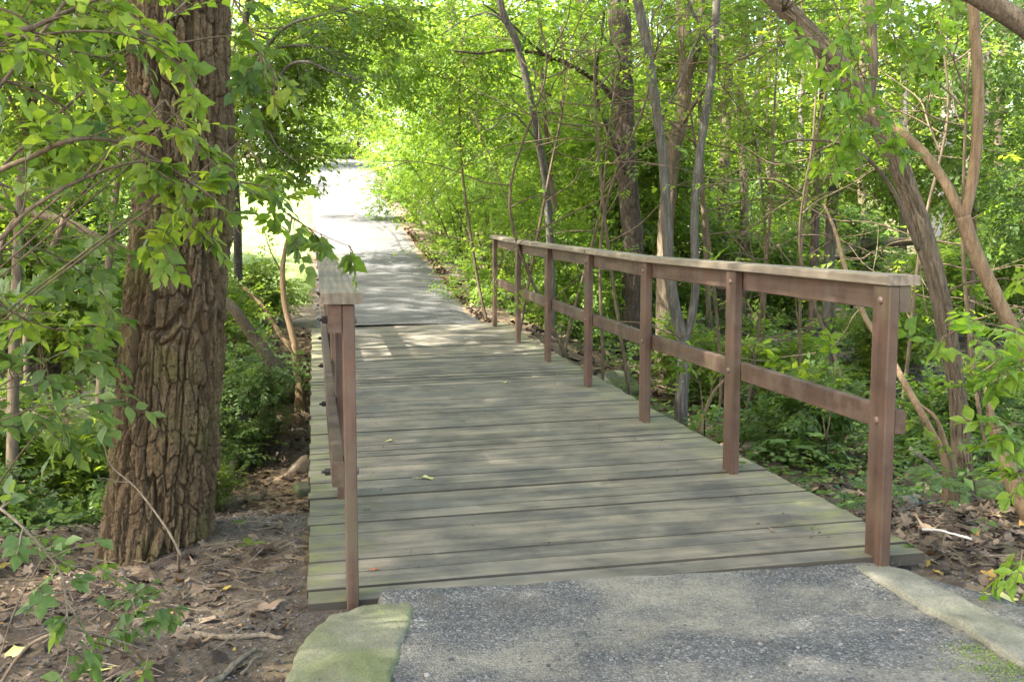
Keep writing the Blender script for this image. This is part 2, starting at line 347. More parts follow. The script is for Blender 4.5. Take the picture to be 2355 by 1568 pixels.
def soil():
    m, nt, b = new_mat('forest_soil'); v = coords(nt)
    vo = N(nt, 'ShaderNodeTexVoronoi'); vo.inputs['Scale'].default_value = 20; L(nt, v, vo.inputs['Vector'])
    s = N(nt, 'ShaderNodeSeparateColor'); L(nt, vo.outputs['Color'], s.inputs[0])
    leafc = ramp(nt, s.outputs[0], [(0, (.05, .035, .022)), (.4, (.1, .07, .045)), (.75, (.17, .125, .08)), (1, (.26, .2, .13))])
    dirt = ramp(nt, noise(nt, v, 60, 5, .75), [(.3, (.055, .042, .03)), (.55, (.12, .1, .078)), (.75, (.23, .2, .165))])
    f = ramp(nt, noise(nt, v, .9, 4), [(.42, (0, 0, 0)), (.6, (1, 1, 1))])
    col = mixc(nt, f, dirt, leafc)
    mo = ramp(nt, noise(nt, v, 1.7, 5), [(.58, (0, 0, 0)), (.7, (1, 1, 1))]); col = mixc(nt, math_(nt, 'MULTIPLY', mo, .5), col, (.09, .1, .04))
    L(nt, col, b.inputs['Base Color']); b.inputs['Roughness'].default_value = .95; b.inputs['Specular IOR Level'].default_value = .15
    bump(nt, b, noise(nt, v, 45, 6, .7), .8, .03); return m
M['soil'] = soil()
def stone(name, c0, c1, moss, mamt=.7, sc=1.0):
    m, nt, b = new_mat(name); v = coords(nt); n1 = noise(nt, v, 9*sc, 6, .7); n2 = noise(nt, v, 2.6*sc, 5, .65); n3 = noise(nt, v, 120, 3, .7)
    col = ramp(nt, n1, [(.3, c0), (.7, c1)])
    col = mixc(nt, math_(nt, 'MULTIPLY', ramp(nt, n2, [(.36, (0, 0, 0)), (.62, (1, 1, 1))]), mamt), col, moss)
    col = mixc(nt, .7, col, ramp(nt, n3, [(.35, (.6, .6, .6)), (.65, (1.15, 1.15, 1.15))]), 'MULTIPLY')
    L(nt, col, b.inputs['Base Color']); b.inputs['Roughness'].default_value = .92; b.inputs['Specular IOR Level'].default_value = .2
    bump(nt, b, math_(nt, 'ADD', n1, math_(nt, 'MULTIPLY', n3, .35)), .6, .015); return m
M['slab'] = stone('mossy_slab_stone', (.13, .124, .095), (.2, .192, .15), (.11, .135, .045), .75)
M['slab_pale'] = stone('pale_slab_stone', (.15, .145, .118), (.22, .212, .175), (.13, .14, .08), .4)
M['rock'] = stone('mossy_rock', (.07, .07, .055), (.15, .145, .12), (.075, .105, .03), .85)
M['gravel'] = litter_mat('gravel_stone', [(0, (.05, .052, .055)), (.5, (.1, .1, .1)), (.9, (.17, .17, .16)), (1, (.3, .29, .27))])
M['moss'] = simple('green_moss', (.16, .24, .03), .95, 0, 90, .6)
def grass_ground():
    m, nt, b = new_mat('lawn_grass'); v = coords(nt); col = ramp(nt, noise(nt, v, 6, 6, .7), [(.3, (.11, .19, .04)), (.7, (.24, .3, .1))])
    L(nt, col, b.inputs['Base Color']); b.inputs['Roughness'].default_value = .9; bump(nt, b, noise(nt, v, 80, 3), .6, .02); return m
M['lawn'] = grass_ground()
M['grass'] = leaf_mat('grass_blade', [(.09, .17, .03), (.16, .24, .05), (.24, .28, .1)], [(.2, .35, .04), (.3, .42, .06), (.4, .45, .12)], .4)
M['orange_wood'] = simple('orange_cedar', (.42, .22, .1), .7, 0, 15)
M['peeled'] = simple('peeled_wood', (.42, .4, .34), .7, 0, 30); M['black_metal'] = simple('black_metal', (.02, .02, .025), .4, .4); M['paper'] = simple('white_paper', (.75, .76, .78), .6, 0, 3, .05)
M['ink'] = simple('dark_ink', (.08, .08, .12), .6, 0, 5, .05)
M['leaf_fallen_yellow'] = simple('fallen_leaf_yellow', (.42, .4, .14), .6, 0, 60); M['leaf_fallen_orange'] = simple('fallen_leaf_orange', (.5, .13, .02), .6, 0, 60)
M['leaf_fallen_brown'] = simple('fallen_leaf_brown', (.2, .14, .09), .7, 0, 60)
M['log_pale'] = bark_mat('dead_wood', (.1, .08, .055), (.18, .15, .11), (.28, .24, .18), .8, .5, .006)
M['bark_big_bare'] = M['bark_big']

# ------------------------------------------------------------------ bridge frame and terrain
ALPHA = math.atan(.185); O2 = np.array([.448, 3.849])
XH = np.array([math.cos(ALPHA), math.sin(ALPHA)]); YH = np.array([-math.sin(ALPHA), math.cos(ALPHA)])
DECK_L = 9.28
def to_local(x, y):
    dx, dy = x-O2[0], y-O2[1]; return dx*XH[0]+dy*XH[1], dx*YH[0]+dy*YH[1]
def to_world(lx, ly): return O2[0]+lx*XH[0]+ly*YH[0], O2[1]+lx*XH[1]+ly*YH[1]
def deck_z(lx, ly):
    return np.interp(ly, [-.2, 3.1, 4.6, 6.1, 7.7, 9.4], [0, 0, .025, .045, .07, .125])-.045*np.clip((1.0-lx)/2.0, -.1, 1.1)*np.interp(ly, [0, 9], [1, .7])
PY = np.array([-40, 12.9, 14.5, 18.5, 24, 35, 50, 65, 90, 200]); PZ = np.array([.09, .09, .13, .44, 1.1, 2.5, 4.1, 5.7, 8.0, 15])
PXc = np.array([6.1, -1.30, -1.6, -2.28, -3.32, -5.4, -7.6, -9.6, -13, -28])
def path_z(y): return np.interp(y, PY, PZ)
def path_x(y): return np.interp(y, PY, PXc)
def ground(x, y, rough=True):
    x = np.asarray(x, float); y = np.asarray(y, float); lx, ly = to_local(x, y)
    near = -.075-.03*np.clip(-ly, 0, 3)*0
    near = near-.10*sstep(1.1, 3.5, np.abs(lx))-.35*sstep(-2.3, -5.5, lx)
    rav = -.95+.12*np.sin(x*.6)+.1*np.sin(y*.9)
    bn = sstep(.9, 3.9, ly+.35*np.sin(x*.8)); bf = sstep(6.3, 9.25, ly+.25*np.sin(x*.9+1))
    F = np.interp(y, [0, 6, 10, 20, 30, 60, 120, 400], [-.4, -.45, -.6, -.2, .6, 2.6, 5.5, 14])
    fl = np.interp(y, [0, 12, 18, 24, 35, 60, 200], [0, 0, .5, 1.2, 2.7, 5.2, 15])
    pz = path_z(y)-.03; d = x-path_x(y)
    right = sstep(1.25, 3.2, d); left = sstep(-1.25, -6, d)
    far = pz*(1-right)+F*right; far = far*(1-left)+(.5*pz+.5*fl)*left
    z = near*(1-bn)+rav*bn; z = z*(1-bf)+far*bf
    # beyond the far left the brook gully stays low
    if rough:
        k = np.clip((np.abs(np.where(ly < 4, lx-.2, d))-1.3)/.8, 0, 1); k = np.maximum(k, sstep(1.2, 2.5, ly)*(1-sstep(7.5, 9, ly)))
        z = z+k*(.07*fbm(x*1.1, y*1.1, 0, 4, 5)+.025*fbm(x*6, y*6, 0, 3, 9))
    return z
def gz(x, y): return float(ground(np.array([x]), np.array([y]))[0])

def atg(px, py, up=0.0):
    Y = 2.2
    while Y < 60:
        p = at(px, py, Y)
        if p[2] <= gz(p[0], p[1])+up: return p
        Y += .05
    return at(px, py, 12)
def grid_mesh(name, xs, ys, zf, mat, **kw):
    X, Y = np.meshgrid(xs, ys); V = np.stack([X, Y, zf(X, Y)], -1).reshape(-1, 3); nx, ny = len(xs), len(ys)
    i = np.arange(ny-1)[:, None]; j = np.arange(nx-1)[None]
    q = np.stack([i*nx+j, i*nx+j+1, (i+1)*nx+j+1, (i+1)*nx+j], -1).reshape(-1, 4)
    mb = MB(); mb.add(V, q, smooth=True); return mb.build(name, mat)
xs = np.concatenate([np.linspace(-220, -14, 40)[:-1], np.linspace(-14, -5, 50)[:-1], np.linspace(-5, 6, 200)[:-1], np.linspace(6, 20, 70)[:-1], np.linspace(20, 220, 40)])
ys = np.concatenate([np.linspace(-60, 1, 25)[:-1], np.linspace(1, 14, 230)[:-1], np.linspace(14, 45, 110)[:-1], np.linspace(45, 420, 50)])
tag(grid_mesh('ground', xs, ys, ground, M['soil']), kind='structure')

# asphalt: far side path
def strip(name, ys_, half, zoff, mat, xc=path_x, zc=path_z, seed=3, nx=13):
    mb = MB(); t = np.linspace(-1, 1, nx); Y = np.repeat(ys_[:, None], nx, 1)
    hw = half(ys_)[:, None]*(1+0*t[None]); ed = .07*fbm(Y*2.2, 0*Y, 0, 3, seed)+.03*vnoise(Y*11, 0*Y, 0, seed+5)
    slope = np.gradient(xc(ys_), ys_)[:, None]
    off = t[None]*hw+ed*t[None]**3
    X = xc(ys_)[:, None]+off; Yw = Y-slope*off
    Z = zc(Y)+zoff+.02*(1-t[None]**2)-.04*(np.abs(t[None]) > .99)
    V = np.stack([X, Yw, Z], -1).reshape(-1, 3); ny = len(ys_); i = np.arange(ny-1)[:, None]; j = np.arange(nx-1)[None]
    q = np.stack([i*nx+j, i*nx+j+1, (i+1)*nx+j+1, (i+1)*nx+j], -1).reshape(-1, 4)
    mb.add(V, q, smooth=True); return mb.build(name, mat)
ysf = np.concatenate([np.linspace(12.972, 30, 120), np.linspace(30.5, 90, 60)])
tag(strip('far_path', ysf, lambda y: np.interp(y, [13, 14, 24, 60], [1.04, 1.03, 1.03, 1.4]), .012, M['asphalt_far']), kind='structure')
# asphalt: near side, in front of the deck
def near_path():
    mb = MB(); nx, ny = 60, 70
    u = np.linspace(0, 1, ny)[:, None]; t = np.linspace(0, 1, nx)[None]
    ly = -.008-u*5.5+0*t
    l = -.98-.05*u*5.5+.03*fbm(ly*3, 0*ly, 0, 3, 2); r = 1.02+.62*u*5.5+.03*fbm(ly*3, 0*ly+9, 0, 3, 3)
    lx = l+(r-l)*t; X, Y = to_world(lx, ly)
    Z = -.038+.018*fbm(X*1.6, Y*1.6, 0, 3, 8)+.006*fbm(X*9, Y*9, 0, 3, 4)
    Z = Z+.024*np.exp(-u*5.5/.12); Z = np.where((t == 0) | (t == 1), Z-.1, Z)
    V = np.stack([X, Y, Z+0*u], -1).reshape(-1, 3); i = np.arange(ny-1)[:, None]; j = np.arange(nx-1)[None]
    q = np.stack([i*nx+j, (i+1)*nx+j, (i+1)*nx+j+1, i*nx+j+1], -1).reshape(-1, 4)
    mb.add(V, q, smooth=True); return mb.build('near_path', M['asphalt'])
tag(near_path(), kind='structure')
# sunny lawn left of the far path
def lawn():
    ysl = np.linspace(15.5, 60, 70); t = np.linspace(0, 1, 40); mb = MB()
    Y = np.repeat(ysl[:, None], 40, 1); X = path_x(Y)-1.18-t[None]*(9+.15*(Y-15)); Z = ground(X, Y, False)+.05+.02*fbm(X*2, Y*2, 0, 3, 7)-.1*(t[None] > .98)-.06*(t[None] < .01)
    V = np.stack([X, Y, Z], -1).reshape(-1, 3); i = np.arange(69)[:, None]; j = np.arange(39)[None]
    q = np.stack([i*40+j, (i+1)*40+j, (i+1)*40+j+1, i*40+j+1], -1).reshape(-1, 4); mb.add(V, q, smooth=True); return mb.build('lawn', M['lawn'])
tag(lawn(), kind='structure')

# ------------------------------------------------------------------ footbridge
def footbridge():
    root = empty('footbridge', (O2[0], O2[1], 0), ALPHA)
    tag(root, 'weathered wooden plank footbridge with brown railings crossing the wooded gully', 'footbridge')
    R = random.Random(4); mb = MB(); y = 0.0
    while y < DECK_L:
        wd = R.choice([.14, .145, .15, .165, .17, .178, .185]); wd = min(wd, DECK_L-y+.01); gap = R.uniform(.003, .0075)
        nseg = 26; x0 = -1.187+R.uniform(-.006, .006); x1 = 1.187+R.uniform(-.007, .008)
        X = np.linspace(x0, x1, nseg+1); dz = R.uniform(-.003, .003); tl = R.uniform(-.0025, .0025); cup = R.uniform(0, .0015)
        a = R.random(); b = .002
        ws = R.choice([.001, .002, .0035]); wob0 = np.array([R.uniform(-ws, ws) for _ in X]); wob1 = np.array([R.uniform(-ws, ws) for _ in X])
        prof = [(y+wob0, -.045, 0), (y+wob0, -b, 0), (y+b+wob0, 0, 0), (y+wd*.5+0*X, -cup, 0), (y+wd-gap-b+wob1, 0, 0), (y+wd-gap+wob1, -b, 0), (y+wd-gap+wob1, -.045, 0)]
        V = []
        for (yy, zz, _) in prof:
            yy = np.asarray(yy)+0*X; V.append(np.stack([X, yy, zz+deck_z(X, yy)+dz+tl*(yy-y-wd/2)/(wd/2)], -1))
        n = nseg+1; V = np.array(V).reshape(-1, 3); k = len(prof)
        i = np.arange(k)[:, None]; j = np.arange(nseg)[None]; i2 = (i+1) % k
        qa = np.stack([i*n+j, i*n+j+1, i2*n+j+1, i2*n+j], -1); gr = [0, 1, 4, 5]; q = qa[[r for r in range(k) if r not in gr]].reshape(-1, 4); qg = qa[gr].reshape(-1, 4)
        ends = []
        for e, fl in ((0, False), (nseg, True)):
            c = [r*n+e for r in range(k)]
            f4 = [(c[0], c[1], c[5], c[6]), (c[1], c[2], c[4], c[5])]; ends += [f if not fl else f[::-1] for f in f4]
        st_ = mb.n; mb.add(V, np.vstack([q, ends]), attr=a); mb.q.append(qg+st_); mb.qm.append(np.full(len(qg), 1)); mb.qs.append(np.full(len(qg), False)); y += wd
    mb.build('deck', [M['deck_wood'], M['dark_edge']], root)  # second slot gives board edges a darker colour so the seams read dark
    for lx in (-.95, 0.0, .95):
        j = MB(); j.box(lx-.06, lx+.06, .03, DECK_L-.03, -.30, -.052, zf=lambda a, b: deck_z(a, b)); j.build('joist', M['joist'], root)
    def post(lx0, ly0, side):
        a = R.random(); z = float(deck_z(np.array(lx0), np.array(ly0))); mbp = MB()
        bot = -.02 if ly0 > .01 else -.03
        mbp.box(lx0, lx0+.042, ly0, ly0+.122, z+bot, z+1.05, attr=a, bev=.004)
        p = mbp.build('post', M['post_wood'], root)
        zs = (z+.995, z+(.535 if side > 0 else .46))
        for zz in zs:
            bm_ = MB(); n = 12; th = np.linspace(0, 2*np.pi, n, endpoint=False)
            xin = lx0 if side > 0 else lx0+.042; s = -1 if side > 0 else 1; rr = [.0155, .015, .011, .005]; dx = [0, .004, .008, .0095]
            V = np.vstack([np.stack([np.full(n, xin+s*d), ly0+.061+r*np.cos(th), zz+r*np.sin(th)], -1) for r, d in zip(rr, dx)])
            i = np.arange(3)[:, None]; j = np.arange(n)[None]; q = np.stack([i*n+j, i*n+(j+1) % n, (i+1)*n+(j+1) % n, (i+1)*n+j], -1).reshape(-1, 4)
            V = np.vstack([V, [xin+s*.0098, ly0+.061, zz]]); t = [(3*n+k, 3*n+(k+1) % n, 4*n) for k in range(n)]
            bm_.add(V, q, t, smooth=True); bm_.build('bolt', M['bolt'], p)
            nb = MB(); xo = lx0+.042+.048 if side > 0 else lx0-.048; s2 = 1 if side > 0 else -1; th6 = np.linspace(0, 2*np.pi, 6, endpoint=False)
            nb.tube([(xo, ly0+.061, zz), (xo+s2*.02, ly0+.061, zz)], .014, 6, smooth=False); nb.tube([(xo+s2*.02, ly0+.061, zz), (xo+s2*.032, ly0+.061, zz)], .006, 6)
            nb.build('nut', M['nut'], p)
        return z
    for i in range(7): post(.968, -.052+i*1.49, 1)
    for i in range(7): post(-1.05, -.030+i*1.49, -1)
    def board(name, x0, x1, y0, y1, z0, z1, mat, side):
        ex = 1.0 if side > 0 else -1.0
        m2 = MB(); n = 24; Y = np.linspace(y0, y1, n+1); a = R.random(); b = .004
        prof = [(x0, z0+b), (x0, z1-b), (x0+b, z1), (x1-b, z1), (x1, z1-b), (x1, z0+b), (x1-b, z0), (x0+b, z0)]
        k = len(prof); V = np.array([[(px_+.0015*math.sin(yy*2.1+a*9), yy, pz_+float(deck_z(np.array(ex), np.array(yy)))) for yy in Y] for (px_, pz_) in prof]).reshape(-1, 3)
        i = np.arange(k)[:, None]; j = np.arange(n)[None]; i2 = (i+1) % k
        q = np.stack([i*(n+1)+j, i2*(n+1)+j, i2*(n+1)+j+1, i*(n+1)+j+1], -1).reshape(-1, 4); E = []
        for e, fl in ((0, True), (n, False)):
            c = [r*(n+1)+e for r in range(k)]
            for f in ((c[0], c[1], c[4], c[5]), (c[1], c[2], c[3], c[4]), (c[5], c[6], c[7], c[0])): E.append(f if fl else f[::-1])
        m2.add(V, np.vstack([q, E]), attr=a); m2.build(name, mat, root)
    far = .07+6*1.49+.06; j1 = 3*1.49+.01; j1L = 4.95
    board('handrail_cap', .955, 1.088, -.062, j1, 1.052, 1.09, M['cap_wood'], 1)
    board('handrail_cap', .953, 1.086, j1+.006, far, 1.052, 1.089, M['cap_wood'], 1)
    board('handrail_cap', -1.121, -.983, -.045, j1L, 1.052, 1.09, M['cap_wood'], -1)
    board('handrail_cap', -1.120, -.982, j1L+.006, far, 1.052, 1.089, M['cap_wood'], -1)
    board('top_rail', 1.0115, 1.058, -.05, far-.02, .953, 1.050, M['rail_wood'], 1)
    board('middle_rail', 1.0115, 1.056, -.045, far-.02, .488, .578, M['rail_wood'], 1)
    board('top_rail', -1.098, -1.0515, -.028, far-.02, .953, 1.050, M['rail_wood'], -1)
    board('middle_rail', -1.096, -1.0515, -.02, far-.02, .415, .505, M['rail_wood'], -1)
    return root
footbridge()

# ------------------------------------------------------------------ foliage engine
LO_V = np.array([(0, 0, 0), (.45, .27, .05), (1, 0, -.06), (.45, -.27, .05)]); LO_T = np.array([(0, 2, 1), (0, 3, 2)])
HI_V = np.array([(0, 0, 0), (.22, .2, .045), (.5, .275, .06), (.78, .14, .02), (1.06, 0, -.1), (.78, -.14, .02), (.5, -.275, .06), (.22, -.2, .045), (.3, 0, -.0), (.62, 0, -.015)])
HI_T = np.array([(0, 8, 1), (3, 9, 4), (0, 7, 8), (9, 5, 4)]); HI_Q = np.array([(1, 8, 9, 2), (7, 6, 9, 8)]); HI_T = np.vstack([HI_T, [(2, 9, 3), (6, 5, 9)]])
def emit_leaves(mb, P, D, Nn, Ln, hi=False, wid=1.0, a=None, mat=0):
    k = len(P)
    if k == 0: return
    D = norm(D); Nn = norm(Nn-np.sum(Nn*D, -1, keepdims=True)*D); S = np.cross(Nn, D)
    V0 = HI_V if hi else LO_V
    wv = np.broadcast_to(np.asarray(wid, float), (k,))*rng.uniform(.85, 1.15, k)
    bend = rng.uniform(-.15, .35, k)
    V = P[:, None]+Ln[:, None, None]*(V0[None, :, 0:1]*D[:, None]+(V0[None, :, 1:2]*wv[:, None, None])*S[:, None]+(V0[None, :, 2:3]-(bend[:, None]*V0[None, :, 0]**2*.35)[:, :, None])*Nn[:, None])
    m = len(V0); off = (np.arange(k)*m)[:, None, None]
    if a is None: a = rng.random(k)
    T = ((HI_T if hi else LO_T)[None]+off).reshape(-1, 3); Q = (HI_Q[None]+off).reshape(-1, 4) if hi else None
    mb.add(V.reshape(-1, 3), Q, T, attr=np.repeat(a, m), mat=mat, smooth=hi)
def emit_twigs(mb, A, B, r0, r1):
    """many straight three-sided twigs at once"""
    k = len(A)
    if k == 0: return
    T = norm(B-A); ref = np.where(np.abs(T[:, 2:3]) < .9, np.array([[0, 0, 1.]]), np.array([[1., 0, 0]])); U = norm(np.cross(T, ref)); W = np.cross(T, U)
    V = np.zeros((k, 6, 3))
    for j in range(3):
        c, s = math.cos(j*2.094), math.sin(j*2.094); e = U*c+W*s; V[:, j] = A+e*r0; V[:, 3+j] = B+e*r1
    q = np.array([(0, 1, 4, 3), (1, 2, 5, 4), (2, 0, 3, 5)])[None]+(np.arange(k)*6)[:, None, None]
    mb.add(V.reshape(-1, 3), q.reshape(-1, 4))
def sprays(leafmb, twigmb, O, D, Ls, nl, leaf, hi=False, flat=1.0, droop=.15, wid=1.0, tw=.0012, base=.0, spread=.9, amean=None):
    S = len(O)
    if S == 0: return
    D = norm(D); Nn = UP[None]*flat+rng.normal(0, .35, (S, 3)); Nn = norm(Nn-np.sum(Nn*D, -1, keepdims=True)*D); B = np.cross(Nn, D)
    t = np.linspace(.18+base, 1, nl)[None]+rng.uniform(-.04, .04, (S, nl)); side = np.where(np.arange(nl) % 2 == 0, 1., -1.)[None]*np.ones((S, 1)); side[:, -1] = 0
    side = side*np.where(rng.random((S, 1)) < .5, 1, -1)
    ang = rng.normal(spread, .2, (S, nl))
    sag = -.22*(t**2)
    P = O[:, None]+D[:, None]*(t*Ls[:, None])[..., None]+UP*(sag*Ls[:, None]*droop*2)[..., None]
    Dd = D[:, None]*np.cos(ang*np.abs(side))[..., None]+B[:, None]*(side*np.sin(ang))[..., None]-UP*droop+rng.normal(0, .12, (S, nl, 3))
    NN = Nn[:, None]+rng.normal(0, .28, (S, nl, 3))
    ln = leaf*rng.uniform(.65, 1.2, (S, nl))*(.8+.35*np.sin(np.clip(t, 0, 1)*2.6))
    av = (rng.random((S, 1)) if amean is None else np.clip(amean, 0, 1).reshape(S, 1))*.65+rng.random((S, nl))*.35
    keep = rng.random((S, nl)) < .93
    emit_leaves(leafmb, P[keep], Dd[keep], NN[keep], ln[keep], hi, wid, av[keep])
    if twigmb is not None: emit_twigs(twigmb, O, P[:, -1], tw*1.3, tw*.5)
def ball(n, c, r):
    v = norm(rng.normal(0, 1, (n, 3)))*(rng.random((n, 1))**(1/2.2)); return np.asarray(c)+v*np.asarray(r)
def crown(leafmb, twigmb, blobs, per, Ls, nl, leaf, hi=False, flat=1.0, droop=.15, wid=1.0, clump=.33, tw=.0012, clumps=9):
    """blobs: list of (centre, radii); clumps of sprays in each, so that gaps stay between them"""
    for (c, r) in blobs:
        c = np.asarray(c, float); r = np.asarray(r, float)*np.ones(3)
        K = ball(clumps, c, r*.85); n = per//clumps+1
        for kc in K:
            s = rng.uniform(.7, 1.3); O = kc+rng.normal(0, 1, (n, 3))*r*clump*s*.62*np.array([1, 1, .7])
            D = (O-c)/r*.7+rng.normal(0, .6, (n, 3))*np.array([1, 1, .45]); D[:, 2] -= droop*.4
            sprays(leafmb, twigmb, O, D, Ls*rng.uniform(.6, 1.3, n), nl, leaf, hi, flat, droop, wid, tw, amean=np.full(n, rng.random())*.6+rng.random(n)*.4)
def grow_branch(wood, leafmb, pts, r0, r1, nsec=8, sec=.3, leaf=.05, nl=6, hi=False, start=.25, seg=7, flat=1.0, droop=.2, wid=1.0, sub=2, twr=.0016, planar=.5):
    P = smooth_path(pts, 6); n = len(P); P = P+np.cumsum(rng.normal(0, .0016+.12*r0, (n, 3)), 0)*.3
    wood.tube(P, np.linspace(r0, r1, n), seg)
    if leafmb is None or nsec == 0: return P
    T = norm(np.gradient(P, axis=0))
    for k in range(nsec):
        f = start+(1-start)*(k+rng.random())/nsec; i = min(n-1, int(f*(n-1))); t = T[i]
        sd = norm(np.cross(t, UP)+1e-6)*(1 if k % 2 else -1); d = norm(t*rng.uniform(.4, 1)+sd*rng.uniform(.5, 1.1)+UP*rng.normal(0, planar))
        ln = sec*rng.uniform(.5, 1.2)*(1.15-.5*f); Q = [P[i]]
        for j in range(3): d = norm(d+rng.normal(0, .18, 3)-UP*droop*.35); Q.append(Q[-1]+d*ln/3)
        Q = np.array(Q); wood.tube(smooth_path(Q, 2), np.linspace(twr*1.6, twr*.7, 7), 4, cap=False)
        O = []; DD = []
        for j in range(sub):
            a = Q[0]+(Q[-1]-Q[0])*rng.uniform(.1, .9); O.append(a); DD.append(norm(d+rng.normal(0, .55, 3)))
        O.append(Q[1]); DD.append(Q[-1]-Q[1]); O = np.array(O); DD = np.array(DD)
        sprays(leafmb, wood, O, DD, np.full(len(O), ln*.65)*rng.uniform(.7, 1.2, len(O)), nl, leaf, hi, flat, droop, wid, twr*.6)
    return P

# ------------------------------------------------------------------ trunks
def trunk_mesh(name, pts, radii, mat, parent, ns=24, nr=60, ridge=.0, cell=(.05, .16), flare=0.25, seed=1, oval=.0, smooth=True, zfine=None):
    P = smooth_path(pts, 10); m = len(P); sl = np.concatenate([[0], np.cumsum(np.linalg.norm(np.diff(P, axis=0), axis=1))])
    tt = np.linspace(0, sl[-1], nr) if zfine is None else np.concatenate([np.linspace(0, zfine, int(nr*.9))[:-1], np.linspace(zfine, sl[-1], nr-int(nr*.9)+1)])
    nr = len(tt); Pc = np.stack([np.interp(tt, sl, P[:, k]) for k in range(3)], -1)
    rr = np.interp(tt, np.linspace(0, sl[-1], len(radii)) if np.ndim(radii[0]) == 0 else [a for a, _ in radii], radii if np.ndim(radii[0]) == 0 else [b for _, b in radii])
    T = norm(np.gradient(Pc, axis=0)); ref = np.array([0, 1., 0.05]); A = norm(ref-np.sum(T*ref, -1, keepdims=True)*T); B = np.cross(T, A)
    th = np.linspace(0, 2*np.pi, ns, endpoint=False)[None]; H = tt[:, None]
    R = rr[:, None]*np.ones((1, ns)); R = R*(1+oval*np.cos(2*th+H*1.3+seed))
    R = R*(1+.035*fbm(np.cos(th)*1.5+seed, np.sin(th)*1.5, H*1.4/max(rr[0]*5, .15), 3, seed))
    if flare: R = R*(1+flare*np.exp(-H/(rr[0]*.9))*(1+.45*np.cos(5*th+seed)+.3*np.cos(3*th-seed*2)))
    if ridge > 0:
        r0 = np.mean(rr); f = 1/cell[0]; X_ = np.cos(th)*r0*f; Y_ = np.sin(th)*r0*f; Hf = H/cell[1]
        wx = .35*vnoise(X_*.5, Y_*.5, Hf*1.6, seed+5); wy = .35*vnoise(X_*.5+7, Y_*.5, Hf*1.6, seed+6)
        n1 = np.abs(vnoise(X_+wx, Y_+wy, Hf*.8, seed)+.25*vnoise(X_*2, Y_*2, Hf*2.2, seed+1))
        n2 = np.abs(vnoise(X_*1.7+wx+3, Y_*1.7+wy, Hf*1.3, seed+2))
        fur = sstep(0, .2, n1)*(.62+.38*sstep(0, .2, n2))
        # short cross cracks that break the ridges
        nc = max(6, int(round(2*np.pi*r0/(cell[0]*1.15)))); U = th/(2*np.pi)*nc+.5*vnoise(X_*.7, Y_*.7, Hf*2, seed+3); V_ = H/(cell[1]*.62)+.5*vnoise(X_*1.3, Y_*1.3, Hf, seed+4)
        iu = np.floor(U).astype(int); iv = np.floor(V_).astype(int); F1 = np.full(U.shape, 9.); F2 = np.full(U.shape, 9.); id1 = np.zeros(U.shape)
        for a in (-1, 0, 1):
            for b in (-1, 0, 1):
                cu, cv = iu+a, iv+b; w_ = np.mod(cu, nc)
                jx = _h(w_, cv, 0*w_, seed)*.9+.05; jy = _h(w_, cv, 0*w_+1, seed+7)*.9+.05
                d = np.sqrt((cu+jx-U)**2+((cv+jy-V_)*1.1)**2); idv = _h(w_, cv, 0*w_+2, seed)
                new = d < F1; F2 = np.where(new, F1, np.minimum(F2, d)); id1 = np.where(new, idv, id1); F1 = np.where(new, d, F1)
        crk = 1-.55*(1-sstep(0, .11, F2-F1))*(id1 > .3)
        hgt = fur*crk*(.85+.3*id1)
        R = R+ridge*(hgt-.8)+ridge*.2*fbm(X_*3, Y_*3, H*f*2.2, 3, seed+2)*hgt+ridge*.1*vnoise(X_*8, Y_*8, H*f*7, seed+8)
    V = Pc[:, None]+R[..., None]*(np.cos(th)[..., None]*A[:, None]+np.sin(th)[..., None]*B[:, None])
    i = np.arange(nr-1)[:, None]; j = np.arange(ns)[None]; j2 = (j+1) % ns
    q = np.stack([i*ns+j, (i+1)*ns+j, (i+1)*ns+j2, i*ns+j2], -1).reshape(-1, 4)[:, ::-1]
    V = V.reshape(-1, 3); V = np.vstack([V, Pc[-1]]); t = [((nr-1)*ns+k, (nr-1)*ns+(k+1) % ns, nr*ns) for k in range(ns)]
    mb = MB(); mb.add(V, q, t, smooth=smooth); return mb.build(name, mat, parent)

